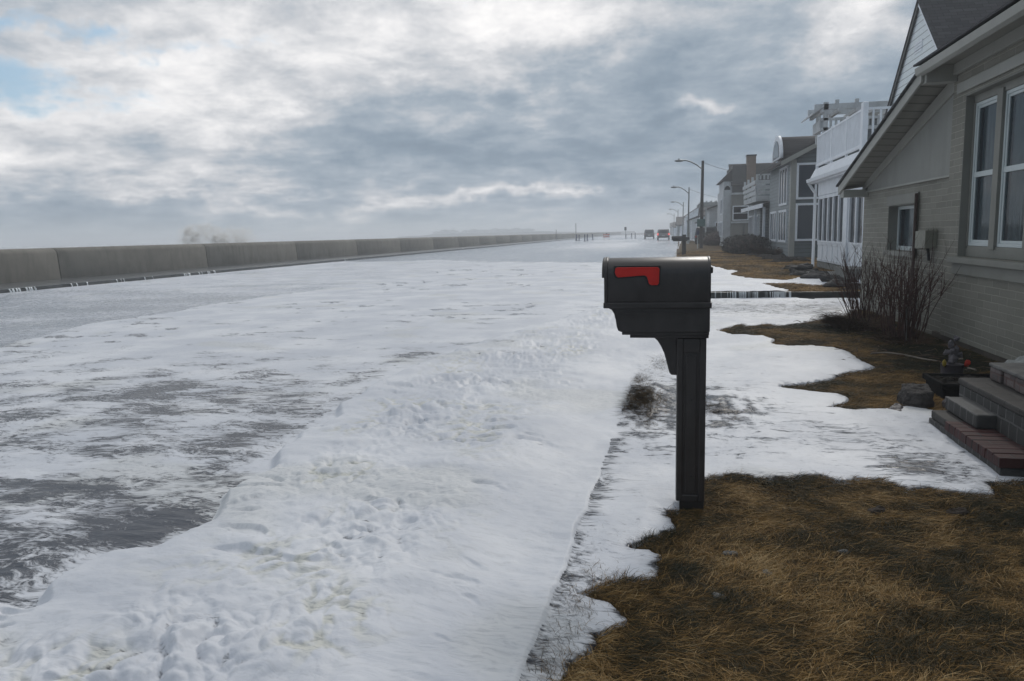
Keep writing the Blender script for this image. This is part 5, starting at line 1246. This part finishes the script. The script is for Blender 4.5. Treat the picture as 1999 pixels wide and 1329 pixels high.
# ------------------------------------------------------------------ far spit of land with houses
m_land = mat('far_land', (.06, .06, .05), .9, .2)
X_ = np.linspace(-250, -28, 160); hh = 1.5+2.0*sst(X_, -238, -205)+.8*fbm(X_*.05, X_*0, 3, 401)
hh = hh*(1-.55*sst(X_, -133, -56))
V = []; 
for x, h in zip(X_, hh): V += [(x, 697, -2), (x, 700, h*.8), (x, 715, h), (x, 760, -2)]
V = np.array(V, float); n = len(X_); Fq = np.array([[4*i+k, 4*(i+1)+k, 4*(i+1)+k+1, 4*i+k+1] for i in range(n-1) for k in range(3)])
np_mesh('headland', V, Fq, m_land, True, kind='structure')
lab_h = 'small house on the hazy headland beyond the sea wall'
names_ = ['leftmost', 'second from the left', 'third from the left', 'fourth from the left', 'fifth from the left', 'sixth from the left', 'sixth from the right', 'fifth from the right', 'fourth from the right', 'third from the right', 'second from the right', 'rightmost']
for k, px_ in enumerate((850, 866, 880, 907, 924, 938, 950, 966, 982, 995, 1008, 1030)):
    q = gy(px_, 452, 701); w_ = 2.4+1.6*((k*7) % 3); h_ = 2.0+.7*((k*5) % 3); z0 = float(np.interp(q[0], X_, hh))*.9
    t_ = thing('headland_house', (q[0], 701, z0), 'tiny hazy house on the far headland, %s of its row' % names_[k], 'house', 'houses on the far headland')
    MB().prism([(q[0]-w_, z0-1), (q[0]+w_, z0-1), (q[0]+w_, z0+h_*.6), (q[0], z0+h_), (q[0]-w_, z0+h_*.6)], 701, 708, 'y').build('wall', m_whited, t_)
    MB().slab((q[0], 700.6, z0+h_+.02), (q[0]-w_-.4, 700.6, z0+h_*.6-.1), (q[0]-w_-.4, 708.5, z0+h_*.6-.1), (q[0], 708.5, z0+h_+.02), (0, 0, .3)).slab((q[0], 700.6, z0+h_+.02), (q[0]+w_+.4, 700.6, z0+h_*.6-.1), (q[0]+w_+.4, 708.5, z0+h_*.6-.1), (q[0], 708.5, z0+h_+.02), (0, 0, .3)).build('roof', m_shingle2, t_)
q = gy(885, 450, 702); t_ = thing('water_tower', (q[0], 703, 3), 'tiny hazy tower rising from the far headland', 'tower')
MB().tube([(q[0], 703, 2), (q[0], 703, 7.2)], .45, 8).build('shaft', m_whited, t_); MB().blobm((q[0], 703, 7.6), (1.3, 1.3, .9), 5, 12, 8, .02).build('tank', m_whited, t_)

# ------------------------------------------------------------------ wave bursting behind the wall
def spray():
    m = bpy.data.materials.new('sandy_spray'); m.use_nodes = True; t = NT(m.node_tree); t.n.clear()
    ou = t.node('ShaderNodeOutputMaterial'); pv = t.node('ShaderNodeVolumePrincipled'); pv.inputs['Color'].default_value = (.995, .985, .96, 1); pv.inputs['Anisotropy'].default_value = .55
    tc = t.node('ShaderNodeTexCoord'); p = tc.outputs['Object']
    p2 = t.vmath('ADD', p, t.vmath('MULTIPLY', t.vmath('SUBTRACT', t.noise(p, .9, 4, .6, 0, 'Color'), (.5, .5, .5)), (1.3, .8, 1.1)))
    def lobe(c, r, a):
        v = t.vmath('MULTIPLY', t.vmath('SUBTRACT', p2, c), tuple(1/k for k in r)); return t.math('MULTIPLY', t.math('EXPONENT', t.math('MULTIPLY', t.vmath('DOT_PRODUCT', v, v), -1.0)), a)
    d = t.math('ADD', lobe((-2.2, 0, 1.7), (.55, .7, .55), 1.5), lobe((-1.3, 0, 2.15), (.9, .6, .28), 1.1))
    d = t.math('ADD', d, lobe((.3, 0, 1.3), (1.8, .9, .75), .9)); d = t.math('ADD', d, lobe((-.4, 0, 1.6), (.6, .6, .35), .9)); d = t.math('ADD', d, lobe((1.4, 0, 1.9), (.9, .8, .5), .4))
    n = t.noise(p, 2.6, 7, .68, .3)
    den = t.math('MULTIPLY', t.math('MAXIMUM', t.math('SUBTRACT', t.math('MULTIPLY', d, t.smooth(n, .42, .60, .05, 1.5)), .14), 0.0), 2.8)
    t.put(pv.inputs['Density'], den); t.l.new(pv.outputs[0], ou.inputs['Volume'])
    mb = MB().box(-4.2, 4.2, -1.5, 1.5, .3, 4.0); o = mb.build('wave_spray', m); o.location = (-31.4, 50.7, 0); o.rotation_euler = (0, 0, math.atan2(.755, .655))
    tag(o, 'pale sandy plume of spray from a wave bursting behind the sea wall', 'spray', kind='stuff')
spray()

# ------------------------------------------------------------------ haze
hz = bpy.data.materials.new('sea_haze'); hz.use_nodes = True; nt = hz.node_tree; nt.nodes.clear()
ou = nt.nodes.new('ShaderNodeOutputMaterial'); pv = nt.nodes.new('ShaderNodeVolumePrincipled'); pv.inputs['Color'].default_value = (.93, .96, 1.0, 1); pv.inputs['Density'].default_value = .0022; pv.inputs['Anisotropy'].default_value = .25
nt.links.new(pv.outputs[0], ou.inputs['Volume'])
MB().box(-4000, 3600, -230, 4100, -6, 9.5).build('haze', hz)['kind'] = 'stuff'
